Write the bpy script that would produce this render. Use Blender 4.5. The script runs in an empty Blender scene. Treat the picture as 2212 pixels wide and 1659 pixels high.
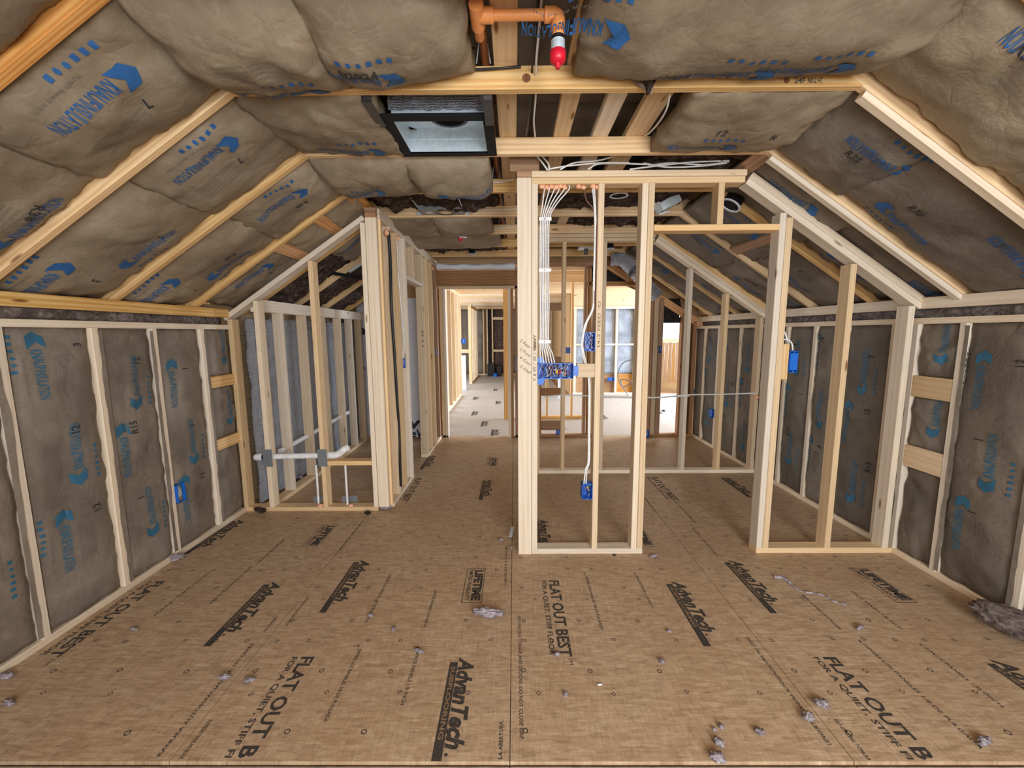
import bpy, bmesh, math, random
from mathutils import Vector, Matrix, noise
random.seed(7)
scene = bpy.context.scene
COL = scene.collection
V = Vector

# ------------------------------------------------------------------ camera
FPX, PITCH, ROLL, YAW, CAMH = 880.47, 0.1249, -0.0060, -0.0059, 1.5131
def cam_axes():
    fw = V((math.sin(YAW)*math.cos(PITCH), math.cos(YAW)*math.cos(PITCH), -math.sin(PITCH)))
    rt = V((math.cos(YAW), -math.sin(YAW), 0)); up = rt.cross(fw)
    return (rt*math.cos(ROLL)+up*math.sin(ROLL), up*math.cos(ROLL)-rt*math.sin(ROLL), fw)
RT, UP, FW = cam_axes()
cd = bpy.data.cameras.new('camera'); cam = bpy.data.objects.new('camera', cd); COL.objects.link(cam)
cd.sensor_fit = 'HORIZONTAL'; cd.sensor_width = 36; cd.lens = 36*FPX/2212; cd.clip_start = .02
cam.matrix_world = Matrix(((RT.x,UP.x,-FW.x,0),(RT.y,UP.y,-FW.y,0),(RT.z,UP.z,-FW.z,CAMH),(0,0,0,1)))
scene.camera = cam
def at(px, py, ax, val):
    """point where the sight line of photo pixel (px, py) meets the plane axis ax = val"""
    d = FW + RT*((px-1106)/FPX) - UP*((py-829.5)/FPX)
    o = V((0,0,CAMH)); return o + d*((val-o[ax])/d[ax])
def fl(px, py): return at(px, py, 2, 0)

# ------------------------------------------------------------------ world, light, exposure
vs = scene.view_settings
vs.view_transform = 'Standard'; vs.look = 'None'; vs.gamma = 1; vs.use_curve_mapping = False
vs.exposure = 0.15
w = bpy.data.worlds.new('sky'); scene.world = w; w.use_nodes = True
bg = w.node_tree.nodes['Background']; bg.inputs[0].default_value = (.80,.90,1,1); bg.inputs[1].default_value = 3.0
def area(name, loc, target, sx, sy, power, color):
    l = bpy.data.lights.new(name, 'AREA'); l.shape = 'RECTANGLE'; l.size = sx; l.size_y = sy
    l.energy = power; l.color = color
    o = bpy.data.objects.new(name, l); COL.objects.link(o); o.location = loc
    o.rotation_euler = (V(target)-V(loc)).to_track_quat('-Z','Y').to_euler()
    return o
# daylight through the windows: right one behind the camera and those of the far rooms
area('window_and_fill_light', (1.25,-2.0,1.55), (.35,2.5,1.25), 1.5, 1.6, 135, (.95,.98,1))
area('window_and_fill_light', (-.9,-2.0,1.55), (-.35,2.5,1.5), 1.2, 1.6, 30, (.95,.98,1))  # added fill lamp at left, no known window behind it
area('window_and_fill_light', (6.3,8.1,1.5), (1.5,8.2,.6), 3.2, 1.9, 820, (.72,.85,1))
area('window_and_fill_light', (-4.6,9.8,1.5), (0,9.8,.7), 4.0, 1.6, 380, (.76,.87,1))

# ------------------------------------------------------------------ materials
class NT:
    def __init__(s, name):
        s.m = bpy.data.materials.new(name); s.m.use_nodes = True
        s.t = s.m.node_tree; s.b = s.t.nodes['Principled BSDF']
    def n(s, typ, **kw):
        nd = s.t.nodes.new(typ)
        for k, v in kw.items():
            if k == 'i':
                for kk, vv in v.items(): s.set(nd.inputs[kk], vv)
            else: setattr(nd, k, v)
        return nd
    def set(s, inp, v):
        if isinstance(v, bpy.types.NodeSocket): s.t.links.new(v, inp)
        else: inp.default_value = v
    def out(s, k, v): s.set(s.b.inputs[k], v)
    def math(s, op, a, b=0.0):
        nd = s.n('ShaderNodeMath', operation=op); s.set(nd.inputs[0], a); s.set(nd.inputs[1], b); return nd.outputs[0]
    def mix(s, f, a, b, blend='MIX'):
        nd = s.n('ShaderNodeMix', data_type='RGBA', blend_type=blend)
        s.set(nd.inputs[0], f); s.set(nd.inputs[6], a); s.set(nd.inputs[7], b); return nd.outputs[2]
    def ramp(s, f, stops):
        nd = s.n('ShaderNodeValToRGB'); s.set(nd.inputs[0], f)
        e = nd.color_ramp.elements
        while len(e) < len(stops): e.new(.5)
        for el, (p, c) in zip(e, stops): el.position = p; el.color = (*c, 1) if len(c) == 3 else c
        return nd.outputs[0]
    def noise(s, vec, scale=5, detail=4, rough=.5, dist=0):
        nd = s.n('ShaderNodeTexNoise', i={'Vector':vec,'Scale':scale,'Detail':detail,'Roughness':rough,'Distortion':dist}); return nd.outputs[0]
    def mapv(s, vec, scale, rot=(0,0,0)):
        nd = s.n('ShaderNodeMapping'); s.set(nd.inputs[0], vec); nd.inputs[3].default_value = scale; nd.inputs[2].default_value = rot; return nd.outputs[0]
    def coords(s, rnd=True):
        tc = s.n('ShaderNodeTexCoord').outputs['Object']
        oi = s.n('ShaderNodeObjectInfo')
        if not rnd: return tc, oi.outputs['Random']
        ad = s.n('ShaderNodeVectorMath', operation='MULTIPLY_ADD')
        cb = s.n('ShaderNodeCombineXYZ')
        for i in range(3): s.set(cb.inputs[i], oi.outputs['Random'])
        s.set(ad.inputs[0], cb.outputs[0]); ad.inputs[1].default_value = (37.3, 11.7, 23.9); s.set(ad.inputs[2], tc)
        return ad.outputs[0], oi.outputs['Random']
    def bump(s, h, strength=.3, dist=.01):
        nd = s.n('ShaderNodeBump', i={'Height':h,'Strength':strength,'Distance':dist}); s.out('Normal', nd.outputs[0])
def lin(r, g, b):
    f = lambda c: (c/255/12.92 if c/255 <= .04045 else ((c/255+.055)/1.055)**2.4)
    return (f(r), f(g), f(b))
def wood(name, light, mid, dark, knot, ring=1.0, vary=.22, ring_w=.5):
    k = NT(name); v, r = k.coords()
    grain = k.noise(k.mapv(v, (1.1, 16, 16)), 3.0, 4, .55, .6)
    fine = k.noise(k.mapv(v, (6, 160, 160)), 2.0, 2, .6)
    wv = k.n('ShaderNodeTexWave', wave_type='RINGS', rings_direction='X', i={'Vector':k.mapv(v,(.55,9,9)),'Scale':2.2*ring,'Distortion':5.5,'Detail':2,'Detail Scale':.6}).outputs[1]
    f = k.math('ADD', k.math('MULTIPLY', grain, .5+.3*(1-ring_w)), k.math('MULTIPLY', wv, .5*ring_w))
    c = k.ramp(f, [(.12, dark), (.42, mid), (.78, light)])
    c = k.mix(k.math('MULTIPLY', fine, .15), c, (*dark,1))
    vo = k.n('ShaderNodeTexVoronoi', i={'Vector':k.mapv(v,(2.0,9,9)),'Scale':1.0,'Randomness':1}).outputs[0]
    kf = k.ramp(vo, [(.02,(1,1,1)),(.06,(.75,.75,.75)),(.095,(0,0,0))])
    c = k.mix(kf, c, (*knot,1))
    hs = k.n('ShaderNodeHueSaturation', i={'Color':c,'Value':k.math('ADD', 1-vary*.6, k.math('MULTIPLY', r, vary)), 'Saturation':k.math('ADD', .85, k.math('MULTIPLY', k.math('FRACT', k.math('MULTIPLY', r, 7.31)), .3))}).outputs[0]
    k.out('Base Color', hs); k.out('Roughness', .72); k.bump(k.math('ADD', f, fine), .12, .002)
    return k.m
M = {}
M['pine'] = wood('spruce_stud_wood', lin(232,208,174), lin(222,194,156), lin(204,172,132), lin(132,86,52))
M['pale'] = wood('pale_spruce_wood', lin(240,228,208), lin(232,214,190), lin(218,196,168), lin(140,98,64))
M['truss'] = wood('yellow_pine_wood', lin(242,210,158), lin(230,190,132), lin(208,156,98), lin(120,70,38), 1.3, .22, .8)
M['orange'] = wood('orange_pine_wood', lin(232,178,112), lin(214,152,86), lin(186,122,64), lin(112,60,30), 1.3, .12, .9)
M['brown'] = wood('weathered_pine_wood', lin(190,150,112), lin(166,124,88), lin(132,92,60), lin(80,48,28))
M['deck'] = wood('roof_sheathing_wood', lin(196,164,122), lin(176,142,100), lin(146,112,76), lin(100,64,40))

def kraft(name, base, hi, lo):
    k = NT(name); v, r = k.coords()
    big = k.noise(v, 2.2, 4, .6); fib = k.noise(k.mapv(v,(1,1,1)), 90, 3, .65)
    cr = k.noise(v, 9, 8, .66, .5)
    sheet = k.ramp(k.noise(k.mapv(v,(1.3,4.5,1)), 1.6, 2, .5), [(.44,(0,0,0)),(.5,(1,1,1))])
    c = k.ramp(big, [(.25, lo), (.5, base), (.78, hi)])
    c = k.mix(k.math('MULTIPLY', k.math('SUBTRACT', fib, .3), .55), c, (*lo,1))
    c = k.mix(k.math('MULTIPLY', k.ramp(cr,[(.60,(0,0,0)),(.74,(1,1,1))]), .45), c, (*hi,1))
    c = k.mix(k.math('MULTIPLY', sheet, .10), c, (*lin(96,90,86),1))
    rr_ = k.math('ABSOLUTE', k.math('SUBTRACT', k.noise(v, 10, 3, .5, .5), .5))
    c = k.mix(k.ramp(rr_,[(.0,(.14,.14,.14)),(.025,(0,0,0))]), c, (*hi,1))
    hs = k.n('ShaderNodeHueSaturation', i={'Color':c,'Value':k.math('ADD', .92, k.math('MULTIPLY', r, .16))}).outputs[0]
    k.out('Base Color', hs); k.out('Roughness', .62); k.out('Specular IOR Level', .3)
    rid = lambda sc, dt, ds: k.math('ABSOLUTE', k.math('SUBTRACT', k.noise(v, sc, dt, .5, ds), .5))
    r1, r2 = rid(3.2, 2, .4), rid(10, 3, .5)
    h = k.math('ADD', k.math('ADD', k.math('MULTIPLY', r1, 2.4), k.math('MULTIPLY', r2, .9)), k.math('ADD', k.math('MULTIPLY', fib, .10), k.math('MULTIPLY', cr, .35)))
    k.bump(h, .55, .018)
    return k.m
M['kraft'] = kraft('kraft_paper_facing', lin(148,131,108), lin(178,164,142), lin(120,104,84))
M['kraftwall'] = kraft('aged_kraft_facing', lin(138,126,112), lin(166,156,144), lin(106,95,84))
M['kraft_daylit'] = kraft('daylight_tinted_facing', lin(150,160,174), lin(184,192,204), lin(116,124,138))  # kraft with the bluish daylight tint put into its colour
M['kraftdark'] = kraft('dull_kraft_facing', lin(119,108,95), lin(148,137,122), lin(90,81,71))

k = NT('mineral_wool'); v, r = k.coords()
a = k.noise(v, 14, 8, .68, 1.2); b2 = k.noise(v, 70, 4, .7, .8)
k.out('Base Color', k.ramp(k.math('ADD', k.math('MULTIPLY', a, .75), k.math('MULTIPLY', b2, .25)), [(.30,lin(44,34,32)),(.5,lin(96,78,70)),(.68,lin(158,140,128))])); k.out('Roughness', 1.0); k.out('Specular IOR Level', .05)
k.bump(k.math('ADD', a, k.math('MULTIPLY', b2, .5)), 1.0, .05); M['wool'] = k.m
k = NT('grey_wad'); v, r = k.coords(); a = k.noise(v, 22, 8, .7, 1.0)
k.out('Base Color', k.ramp(a, [(.32,lin(74,64,60)),(.5,lin(124,110,104)),(.68,lin(176,164,158))])); k.out('Roughness', 1.0); k.bump(a, .8, .03); M['wad'] = k.m
k = NT('black_wool'); v, r = k.coords(); a = k.noise(v, 16, 8, .68, 1.2)
k.out('Base Color', k.ramp(a, [(.35,lin(28,25,27)),(.6,lin(60,54,56)),(.75,lin(108,100,102))])); k.out('Roughness', 1.0); k.bump(a, 1.0, .05); M['blackwool'] = k.m
k = NT('loose_fluff'); v, r = k.coords(); a = k.noise(v, 60, 6, .7, .8)
k.out('Base Color', k.ramp(a, [(.30,lin(104,88,90)),(.5,lin(172,160,166)),(.7,lin(216,210,220))])); k.out('Roughness', 1.0); k.bump(a, 1.0, .01); M['fluff'] = k.m

# floor sheathing: oriented strands along the panel plus wax-brown stains
k = NT('strand_board'); v, r = k.coords(False)
geo = k.n('ShaderNodeNewGeometry').outputs['Position']
s1 = k.noise(k.mapv(geo,(9,70,1),(0,0,.5)), 1.5, 5, .7, .7); s2 = k.noise(k.mapv(geo,(80,12,1),(0,0,.35)), 1.2, 5, .7, .7)
chip = k.n('ShaderNodeTexVoronoi', i={'Vector':k.mapv(geo,(14,60,1),(0,0,1.0)),'Scale':1.2}).outputs[1]
chipv = k.n('ShaderNodeSeparateColor', i={0:chip}).outputs[0]
big = k.noise(geo, 1.7, 4, .6)
f = k.math('ADD', k.math('MULTIPLY', s1, .5), k.math('ADD', k.math('MULTIPLY', s2, .4), k.math('MULTIPLY', chipv, .13)))
c = k.ramp(f, [(.30,lin(132,108,84)),(.45,lin(174,146,116)),(.58,lin(194,167,137)),(.80,lin(232,212,184))])
c = k.mix(k.ramp(big,[(.42,(0,0,0)),(.75,(.35,.35,.35))]), c, (*lin(164,126,90),1))
dirt = k.noise(geo, 4.5, 5, .65); c = k.mix(k.ramp(dirt,[(.60,(0,0,0)),(.80,(.35,.35,.35))]), c, (*lin(120,112,108),1))
k.out('Base Color', c); k.out('Roughness', k.ramp(big,[(.3,(.55,.55,.55)),(.7,(.42,.42,.42))])); k.out('Specular IOR Level', .35)
k.bump(f, .35, .004); M['osb'] = k.m
k = NT('dusty_skylit_strand_board'); v, r = k.coords(False); geo = k.n('ShaderNodeNewGeometry').outputs['Position']; a = k.noise(k.mapv(geo,(8,50,1),(0,0,.4)), 1.5, 5, .7, .6)  # dust plus cool sky sheen put into the far floor colour
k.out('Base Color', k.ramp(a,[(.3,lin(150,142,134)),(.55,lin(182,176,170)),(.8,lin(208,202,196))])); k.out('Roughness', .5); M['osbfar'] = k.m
k = NT('grey_floor_panel'); v, r = k.coords(False); a = k.noise(k.mapv(v,(6,30,1)), 3, 5, .7)
k.out('Base Color', k.ramp(a,[(.3,lin(128,112,96)),(.7,lin(186,170,150))])); k.out('Roughness', .8); M['greypanel'] = k.m

def plain(name, c, rough=.5, metal=0, bumpy=0, scale=30, vary=.12):
    k = NT(name); v, r = k.coords(); a = k.noise(v, scale, 4, .6)
    d = tuple(x*(1-vary) for x in c); u = tuple(min(1, x*(1+vary)) for x in c)
    k.out('Base Color', k.ramp(a, [(.3,d),(.7,u)])); k.out('Roughness', rough); k.out('Metallic', metal)
    if bumpy: k.bump(a, bumpy, .01)
    return k.m
M['blueink'] = plain('blue_print_ink', lin(38,92,150), .7)
M['tealink'] = plain('teal_print_ink', lin(48,104,134), .7)
M['blackink'] = plain('black_print_ink', lin(52,52,54), .8, 0, 0, 60, .3)
M['floorink'] = plain('worn_floor_ink', lin(62,57,52), .7, 0, 0, 120, .45)
M['greyink'] = plain('faint_grey_ink', lin(116,108,100), .8)
M['pencil'] = plain('pencil_mark', lin(96,90,86), .8)
M['blue'] = plain('blue_pvc_box', lin(22,104,206), .38)
M['bluedark'] = plain('blue_pvc_inside', lin(12,66,160), .45)
M['white'] = plain('white_cable_jacket', lin(232,232,230), .42)
M['pvc'] = plain('white_pvc_pipe', lin(240,240,242), .3)
M['black'] = plain('black_rubber', lin(20,20,22), .5)
M['blackmetal'] = plain('black_painted_flange', lin(10,10,11), .95)
M['orangepipe'] = plain('orange_sprinkler_pipe', lin(244,160,92), .4, 0, 0, 14, .1)
M['red'] = plain('red_plastic_cap', lin(206,24,48), .35)
M['foam'] = plain('orange_fire_foam', lin(255,188,150), .8, 0, .4, 60)
M['steel'] = plain('galvanised_steel', lin(214,228,236), .36, .4, .08, 40)
M['greysteel'] = plain('dull_zinc_plate', lin(150,156,164), .5, .7, .05, 50)
M['darksteel'] = plain('dark_steel_strap', lin(84,84,86), .45, .6)
M['copper'] = plain('copper_wire', lin(190,120,90), .35, .6)
M['yellow'] = plain('yellow_wire_nut', lin(240,214,40), .4)
M['wrap'] = plain('white_house_wrap', lin(226,230,240), .55, 0, .3, 8, .05)
M['panelwhite'] = plain('white_wrap_panel', lin(214,218,230), .6, 0, .15, 5, .05)
M['navy'] = plain('navy_print', lin(30,34,62), .6)
M['redprint'] = plain('red_print', lin(190,70,80), .6)
M['wire'] = plain('black_cable_jacket', lin(26,25,25), .45)
M['brownwire'] = plain('brown_cable_jacket', lin(110,70,56), .5)
M['knotwood'] = plain('knot_wood', lin(132,84,52), .7, 0, 0, 90, .45)
M['fence'] = wood('fence_wood', lin(190,146,94), lin(158,114,68), lin(118,80,46), lin(90,56,32))
M['ground'] = plain('pale_dry_ground', lin(214,206,196), .9, 0, .3, 4)
k = NT('crinkled_foil'); v, r = k.coords()
a = k.noise(k.mapv(v,(1,1,1)), 16, 6, .65, 1.2); rib = k.n('ShaderNodeTexWave', bands_direction='Z', i={'Vector':v,'Scale':28,'Distortion':1.2}).outputs[1]
k.out('Base Color', (*lin(214,220,232),1)); k.out('Metallic', .6); k.out('Roughness', .24); k.bump(k.math('ADD', a, k.math('MULTIPLY', rib, .16)), 1.0, .06); M['foil'] = k.m
k = NT('window_glass'); k.out('Base Color', (1,1,1,1)); k.out('Transmission Weight', 1); k.out('Roughness', 0); k.out('IOR', 1.01); M['glass'] = k.m

# ------------------------------------------------------------------ mesh helpers
def mk(name, me, mat, parent=None, mw=None):
    o = bpy.data.objects.new(name, me); COL.objects.link(o)
    if mat is not None and not me.materials: me.materials.append(mat)
    mw = mw or Matrix()
    if parent is not None:
        o.parent = parent
        o.matrix_basis = (PW[parent.name].inverted() @ mw)
    else: o.matrix_basis = mw
    PW[o.name] = mw.copy()
    return o
PW = {}
def empty(name, loc=(0,0,0)):
    o = bpy.data.objects.new(name, None); COL.objects.link(o); o.location = loc; o.empty_display_size = .1
    PW[o.name] = Matrix.Translation(loc); return o
def tag(o, label=None, cat=None, group=None, kind=None):
    if label: o['label'] = label
    if cat: o['category'] = cat
    if group: o['group'] = group
    if kind: o['kind'] = kind
    return o
def struct(name, loc=(0,0,0)): return tag(empty(name, loc), kind='structure')
def thing(name, label, cat, loc=(0,0,0), group=None): return tag(empty(name, loc), label, cat, group)
MESH = {}
def board_mesh(L, w, t, mat):
    key = (round(L,3), round(w,3), round(t,3), mat.name)
    if key in MESH: return MESH[key]
    ch = min(.003, t*.15, w*.15); W, T = w/2, t/2
    pr = [(-W+ch,-T),(W-ch,-T),(W,-T+ch),(W,T-ch),(W-ch,T),(-W+ch,T),(-W,T-ch),(-W,-T+ch)]
    vs_ = [(0,a,b) for a,b in pr]+[(L,a,b) for a,b in pr]
    fs = [(i,(i+1)%8,8+(i+1)%8,8+i) for i in range(8)]+[tuple(range(7,-1,-1)), tuple(range(8,16))]
    me = bpy.data.meshes.new('board'); me.from_pydata(vs_, [], fs); me.update()
    me.materials.append(mat); MESH[key] = me; return me
def board(parent, name, p0, p1, wide, w=.089, t=.038, mat=None):
    p0, p1 = V(p0), V(p1); x = (p1-p0); L = x.length; x.normalize()
    y = V(wide); y = (y - x*y.dot(x)).normalized(); z = x.cross(y)
    mw = Matrix(((x.x,y.x,z.x,p0.x),(x.y,y.y,z.y,p0.y),(x.z,y.z,z.z,p0.z),(0,0,0,1)))
    return mk(name, board_mesh(L, w, t, mat or M['pine']), None, parent, mw)
def abox(parent, name, x0, x1, y0, y1, z0, z1, mat=None):
    d = (x1-x0, y1-y0, z1-z0); c = ((x0+x1)/2, (y0+y1)/2, (z0+z1)/2)
    ax = max(range(3), key=lambda i: d[i]); o = [i for i in range(3) if i != ax]
    wi = o[0] if d[o[0]] >= d[o[1]] else o[1]; ti = o[1] if wi == o[0] else o[0]
    p0 = list(c); p1 = list(c); p0[ax] -= d[ax]/2; p1[ax] += d[ax]/2
    wv = [0,0,0]; wv[wi] = 1
    return board(parent, name, p0, p1, wv, d[wi], d[ti], mat)
class MB:
    def __init__(s): s.v = []; s.f = []; s.sm = []
    def add(s, vs_, fs, smooth=False):
        n = len(s.v); s.v += [tuple(q) for q in vs_]; s.f += [tuple(i+n for i in f) for f in fs]; s.sm += [smooth]*len(fs)
    def box(s, x0,x1,y0,y1,z0,z1):
        s.add([(x0,y0,z0),(x1,y0,z0),(x1,y1,z0),(x0,y1,z0),(x0,y0,z1),(x1,y0,z1),(x1,y1,z1),(x0,y1,z1)],
              [(0,3,2,1),(4,5,6,7),(0,1,5,4),(1,2,6,5),(2,3,7,6),(3,0,4,7)])
    def tube(s, pts, r, n=10, caps=True):
        pts = [V(p) for p in pts]; rr = r if isinstance(r, (list,tuple)) else [r]*len(pts)
        rings = []; ref = None
        for i, p in enumerate(pts):
            d = (pts[min(i+1,len(pts)-1)]-pts[max(i-1,0)])
            if d.length < 1e-9: d = V((0,0,1))
            d.normalize()
            if ref is None: ref = V((1,0,0)) if abs(d.x) < .8 else V((0,1,0))
            a = (ref - d*ref.dot(d)).normalized(); b = d.cross(a); ref = a
            rings.append([p + (a*math.cos(2*math.pi*j/n)+b*math.sin(2*math.pi*j/n))*rr[i] for j in range(n)])
        vs_ = [q for R_ in rings for q in R_]; m = len(pts)
        fs = [(i*n+j, i*n+(j+1)%n, (i+1)*n+(j+1)%n, (i+1)*n+j) for i in range(m-1) for j in range(n)]
        s.add(vs_, fs, True)
        if caps: s.add(rings[0], [tuple(range(n-1,-1,-1))]); s.add(rings[-1], [tuple(range(n))])
    def ring(s, c, ax, r0, r1, h, n=24):
        """flat washer about axis vector ax"""
        ax = V(ax).normalized(); a = ax.orthogonal().normalized(); b = ax.cross(a); c = V(c)
        def circ(r, dz): return [c+ax*dz+(a*math.cos(2*math.pi*j/n)+b*math.sin(2*math.pi*j/n))*r for j in range(n)]
        vs_ = circ(r0,0)+circ(r1,0)+circ(r1,h)+circ(r0,h); fs = []
        for k_ in range(4):
            for j in range(n): fs.append((k_*n+j, k_*n+(j+1)%n, ((k_+1)%4)*n+(j+1)%n, ((k_+1)%4)*n+j))
        s.add(vs_, fs)
    def build(s, name, mat, parent=None):
        o0 = V((0,0,0))
        if parent is None and s.v:
            o0 = V([sum(q[i] for q in s.v)/len(s.v) for i in range(3)]); o0.z = min(q[2] for q in s.v)
        me = bpy.data.meshes.new(name); me.from_pydata([tuple(V(q)-o0) for q in s.v], [], s.f)
        me.polygons.foreach_set('use_smooth', s.sm); me.update()
        bm = bmesh.new(); bm.from_mesh(me); bmesh.ops.recalc_face_normals(bm, faces=bm.faces); bm.to_mesh(me); bm.free()
        return mk(name, me, mat, parent, Matrix.Translation(o0))
def curve_pts(pts, n=8):
    """Catmull-Rom through pts"""
    P = [V(p) for p in pts]; P = [P[0]*2-P[1]]+P+[P[-1]*2-P[-2]]; out = []
    for i in range(1, len(P)-2):
        for j in range(n):
            t = j/n; a,b,c_,d = P[i-1],P[i],P[i+1],P[i+2]
            out.append(.5*((2*b)+(c_-a)*t+(2*a-5*b+4*c_-d)*t*t+(3*b-a-3*c_+d)*t**3))
    out.append(P[-2]); return out
# lettering ---------------------------------------------------------
TXT = {}
def text_geo(s, bold=0.0, shear=0.0):
    key = (s, bold, shear)
    if key in TXT: return TXT[key]
    cu = bpy.data.curves.new('t', 'FONT'); cu.body = s; cu.offset = bold; cu.shear = shear; cu.resolution_u = 2; cu.size = 1
    o = bpy.data.objects.new('t', cu); COL.objects.link(o)
    me = o.to_mesh(); vv = [(q.co.x, q.co.y) for q in me.vertices]; ff = [tuple(p.vertices) for p in me.polygons]
    o.to_mesh_clear(); bpy.data.objects.remove(o); bpy.data.curves.remove(cu)
    if not vv: vv = [(0,0)]
    x0 = min(q[0] for q in vv); x1 = max(q[0] for q in vv); y0 = min(q[1] for q in vv)
    TXT[key] = ([(a-x0, b) for a,b in vv], ff, max(x1-x0, 1e-3)); return TXT[key]
def put_text(mb, s, fn, length=None, height=.03, bold=0.0, shear=0.0, squeeze=None):
    """fn(x, y) -> world; cap height of the font is 0.69 units"""
    vv, ff, W = text_geo(s, bold, shear); sy = height/.69; sx = (length/W) if length else sy*(squeeze or 1)
    mb.add([fn(a*sx, b*sy) for a,b in vv], ff); return W*sx
def put_poly(mb, poly, fn, sub=2):
    bm = bmesh.new(); bm.faces.new([bm.verts.new((a,b,0)) for a,b in poly])
    bmesh.ops.triangulate(bm, faces=bm.faces[:])
    if sub: bmesh.ops.subdivide_edges(bm, edges=bm.edges[:], cuts=sub, use_grid_fill=True)
    bmesh.ops.triangulate(bm, faces=bm.faces[:])
    bm.verts.index_update()
    mb.add([fn(q.co.x, q.co.y) for q in bm.verts], [tuple(q.index for q in f.verts) for f in bm.faces]); bm.free()
ARROW = [(0,.5),(.34,1.0),(1.0,1.0),(.66,.52),(1.12,.0),(.34,0)]
SQ = [(0,0),(1,0),(1,1),(0,1)]
HEX = [(.5+.5*math.cos(i*math.pi/4), .5+.5*math.sin(i*math.pi/4)) for i in range(8)]
# insulation batts ---------------------------------------------------
def fbm(x, y, z, o=3): return noise.fractal(V((x,y,z)), .9, 2.1, o)
def batt(parent, O, U, W_, N, Lu, Lv, bulge=.05, seed=0, mat=None, prints=(), name='insulation_batt', nu=26, nv=20,
         wr=.012, edge=.010, back=.06, ink='blueink', pinch=.55):
    O, U, W_, N = V(O), V(U).normalized(), V(W_).normalized(), V(N).normalized()
    folds = []
    rs = random.Random(seed*13+5)
    for _ in range(9): folds.append((rs.uniform(0,Lu), rs.uniform(0,Lv), rs.uniform(0,math.pi), rs.choice((-1,1,1))*rs.uniform(.005,.013)))
    def S(u, v, off=0.0):
        a = max(0, min(1, u/Lu)); b = max(0, min(1, v/Lv))
        su = .45+.55*(1-max(0, 1-min(a,1-a)*5)**2); sv = (4*b*(1-b))**pinch if 0 < b < 1 else 0
        d = bulge*su*sv
        p = O+U*u+W_*v
        k1 = fbm(p.x*3.1+seed*7.7, p.y*3.1, p.z*3.1+seed, 3)
        d += wr*k1*(.4+.6*sv)
        e = 1-min(1, min(a,1-a)*6, min(b,1-b)*5)
        d += edge*e*noise.noise(V((p.x*16+seed, p.y*16, p.z*16)))
        for (fu,fv,an,am) in folds:
            q = (u-fu)*math.sin(an)-(v-fv)*math.cos(an); al = (u-fu)*math.cos(an)+(v-fv)*math.sin(an)
            d += am*math.exp(-abs(q)/.022)*math.exp(-(al/.20)**2)
        return p + N*(d+off)
    def wob(a, t, s_): return edge*.9*noise.noise(V((t*9+seed*3.3, s_, a)))
    vs_ = []; fs = []
    for j in range(nv+1):
        for i in range(nu+1):
            u = Lu*i/nu; v_ = Lv*j/nv; p = S(u, v_)
            if i in (0,nu): p += U*wob(1, v_, i)
            if j in (0,nv): p += W_*wob(2, u, j)
            vs_.append(p)
    id_ = lambda i,j: j*(nu+1)+i
    for j in range(nv):
        for i in range(nu): fs.append((id_(i,j), id_(i+1,j), id_(i+1,j+1), id_(i,j+1)))
    ring = [id_(i,0) for i in range(nu)]+[id_(nu,j) for j in range(nv)]+[id_(i,nv) for i in range(nu,0,-1)]+[id_(0,j) for j in range(nv,0,-1)]
    base = len(vs_); vs_ += [vs_[r_]-N*back for r_ in ring]; m = len(ring)
    for q in range(m): fs.append((ring[(q+1)%m], ring[q], base+q, base+(q+1)%m))
    fs.append(tuple(base+q for q in range(m)))
    mb = MB(); mb.add(vs_, fs, True)
    o = mb.build(name, mat or M['kraft'], parent)
    groups = {}
    for pr in prints:
        kind, u0, v0, ang, sc = pr[:5]; ca, sa = math.cos(ang), math.sin(ang)
        fn = lambda x, y, off=.0035: S(u0+ca*x-sa*y, v0+sa*x+ca*y, off)
        def inside(x, y):
            uu = u0+ca*x-sa*y; vv = v0+sa*x+ca*y; return -.0 <= uu <= Lu and 0 <= vv <= Lv
        b = groups.setdefault(ink, MB()); kb = groups.setdefault('blackink', MB()); gb = groups.setdefault('greyink', MB())
        if kind == 'logo':
            put_poly(b, [(x*.085*sc, y*.085*sc) for x,y in ARROW], fn, 2)
            put_text(b, 'KNAUF', lambda x,y: fn(x+.095*sc, y+.012*sc), .105*sc, .05*sc, .02)
            put_text(b, 'INSULATION', lambda x,y: fn(x+.205*sc, y+.012*sc), .155*sc, .05*sc, .012)
            x = .02*sc
            for q in range(6):
                put_poly(b, [(x+.018*sc*a, -.075*sc+.02*sc*c_) for a,c_ in (HEX if q in (3,4) else SQ)], fn, 0); x += .036*sc
            put_text(gb, 'Kraft faced batt', lambda x,y: fn(x+.14*sc, y-.035*sc), .2*sc, .012*sc)
        elif kind == 'text': put_text(kb, pr[5], fn, None, .042*sc, .012, 0, .85)
        elif kind == 'grey':
            for q in range(5): put_text(gb, 'installation instructions', lambda x,y: fn(x, y-.022*q*sc), .24*sc, .013*sc)
    for kname, g in groups.items():
        if g.v: g.build('printed_lettering', M[kname], o)
    return o, S
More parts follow.
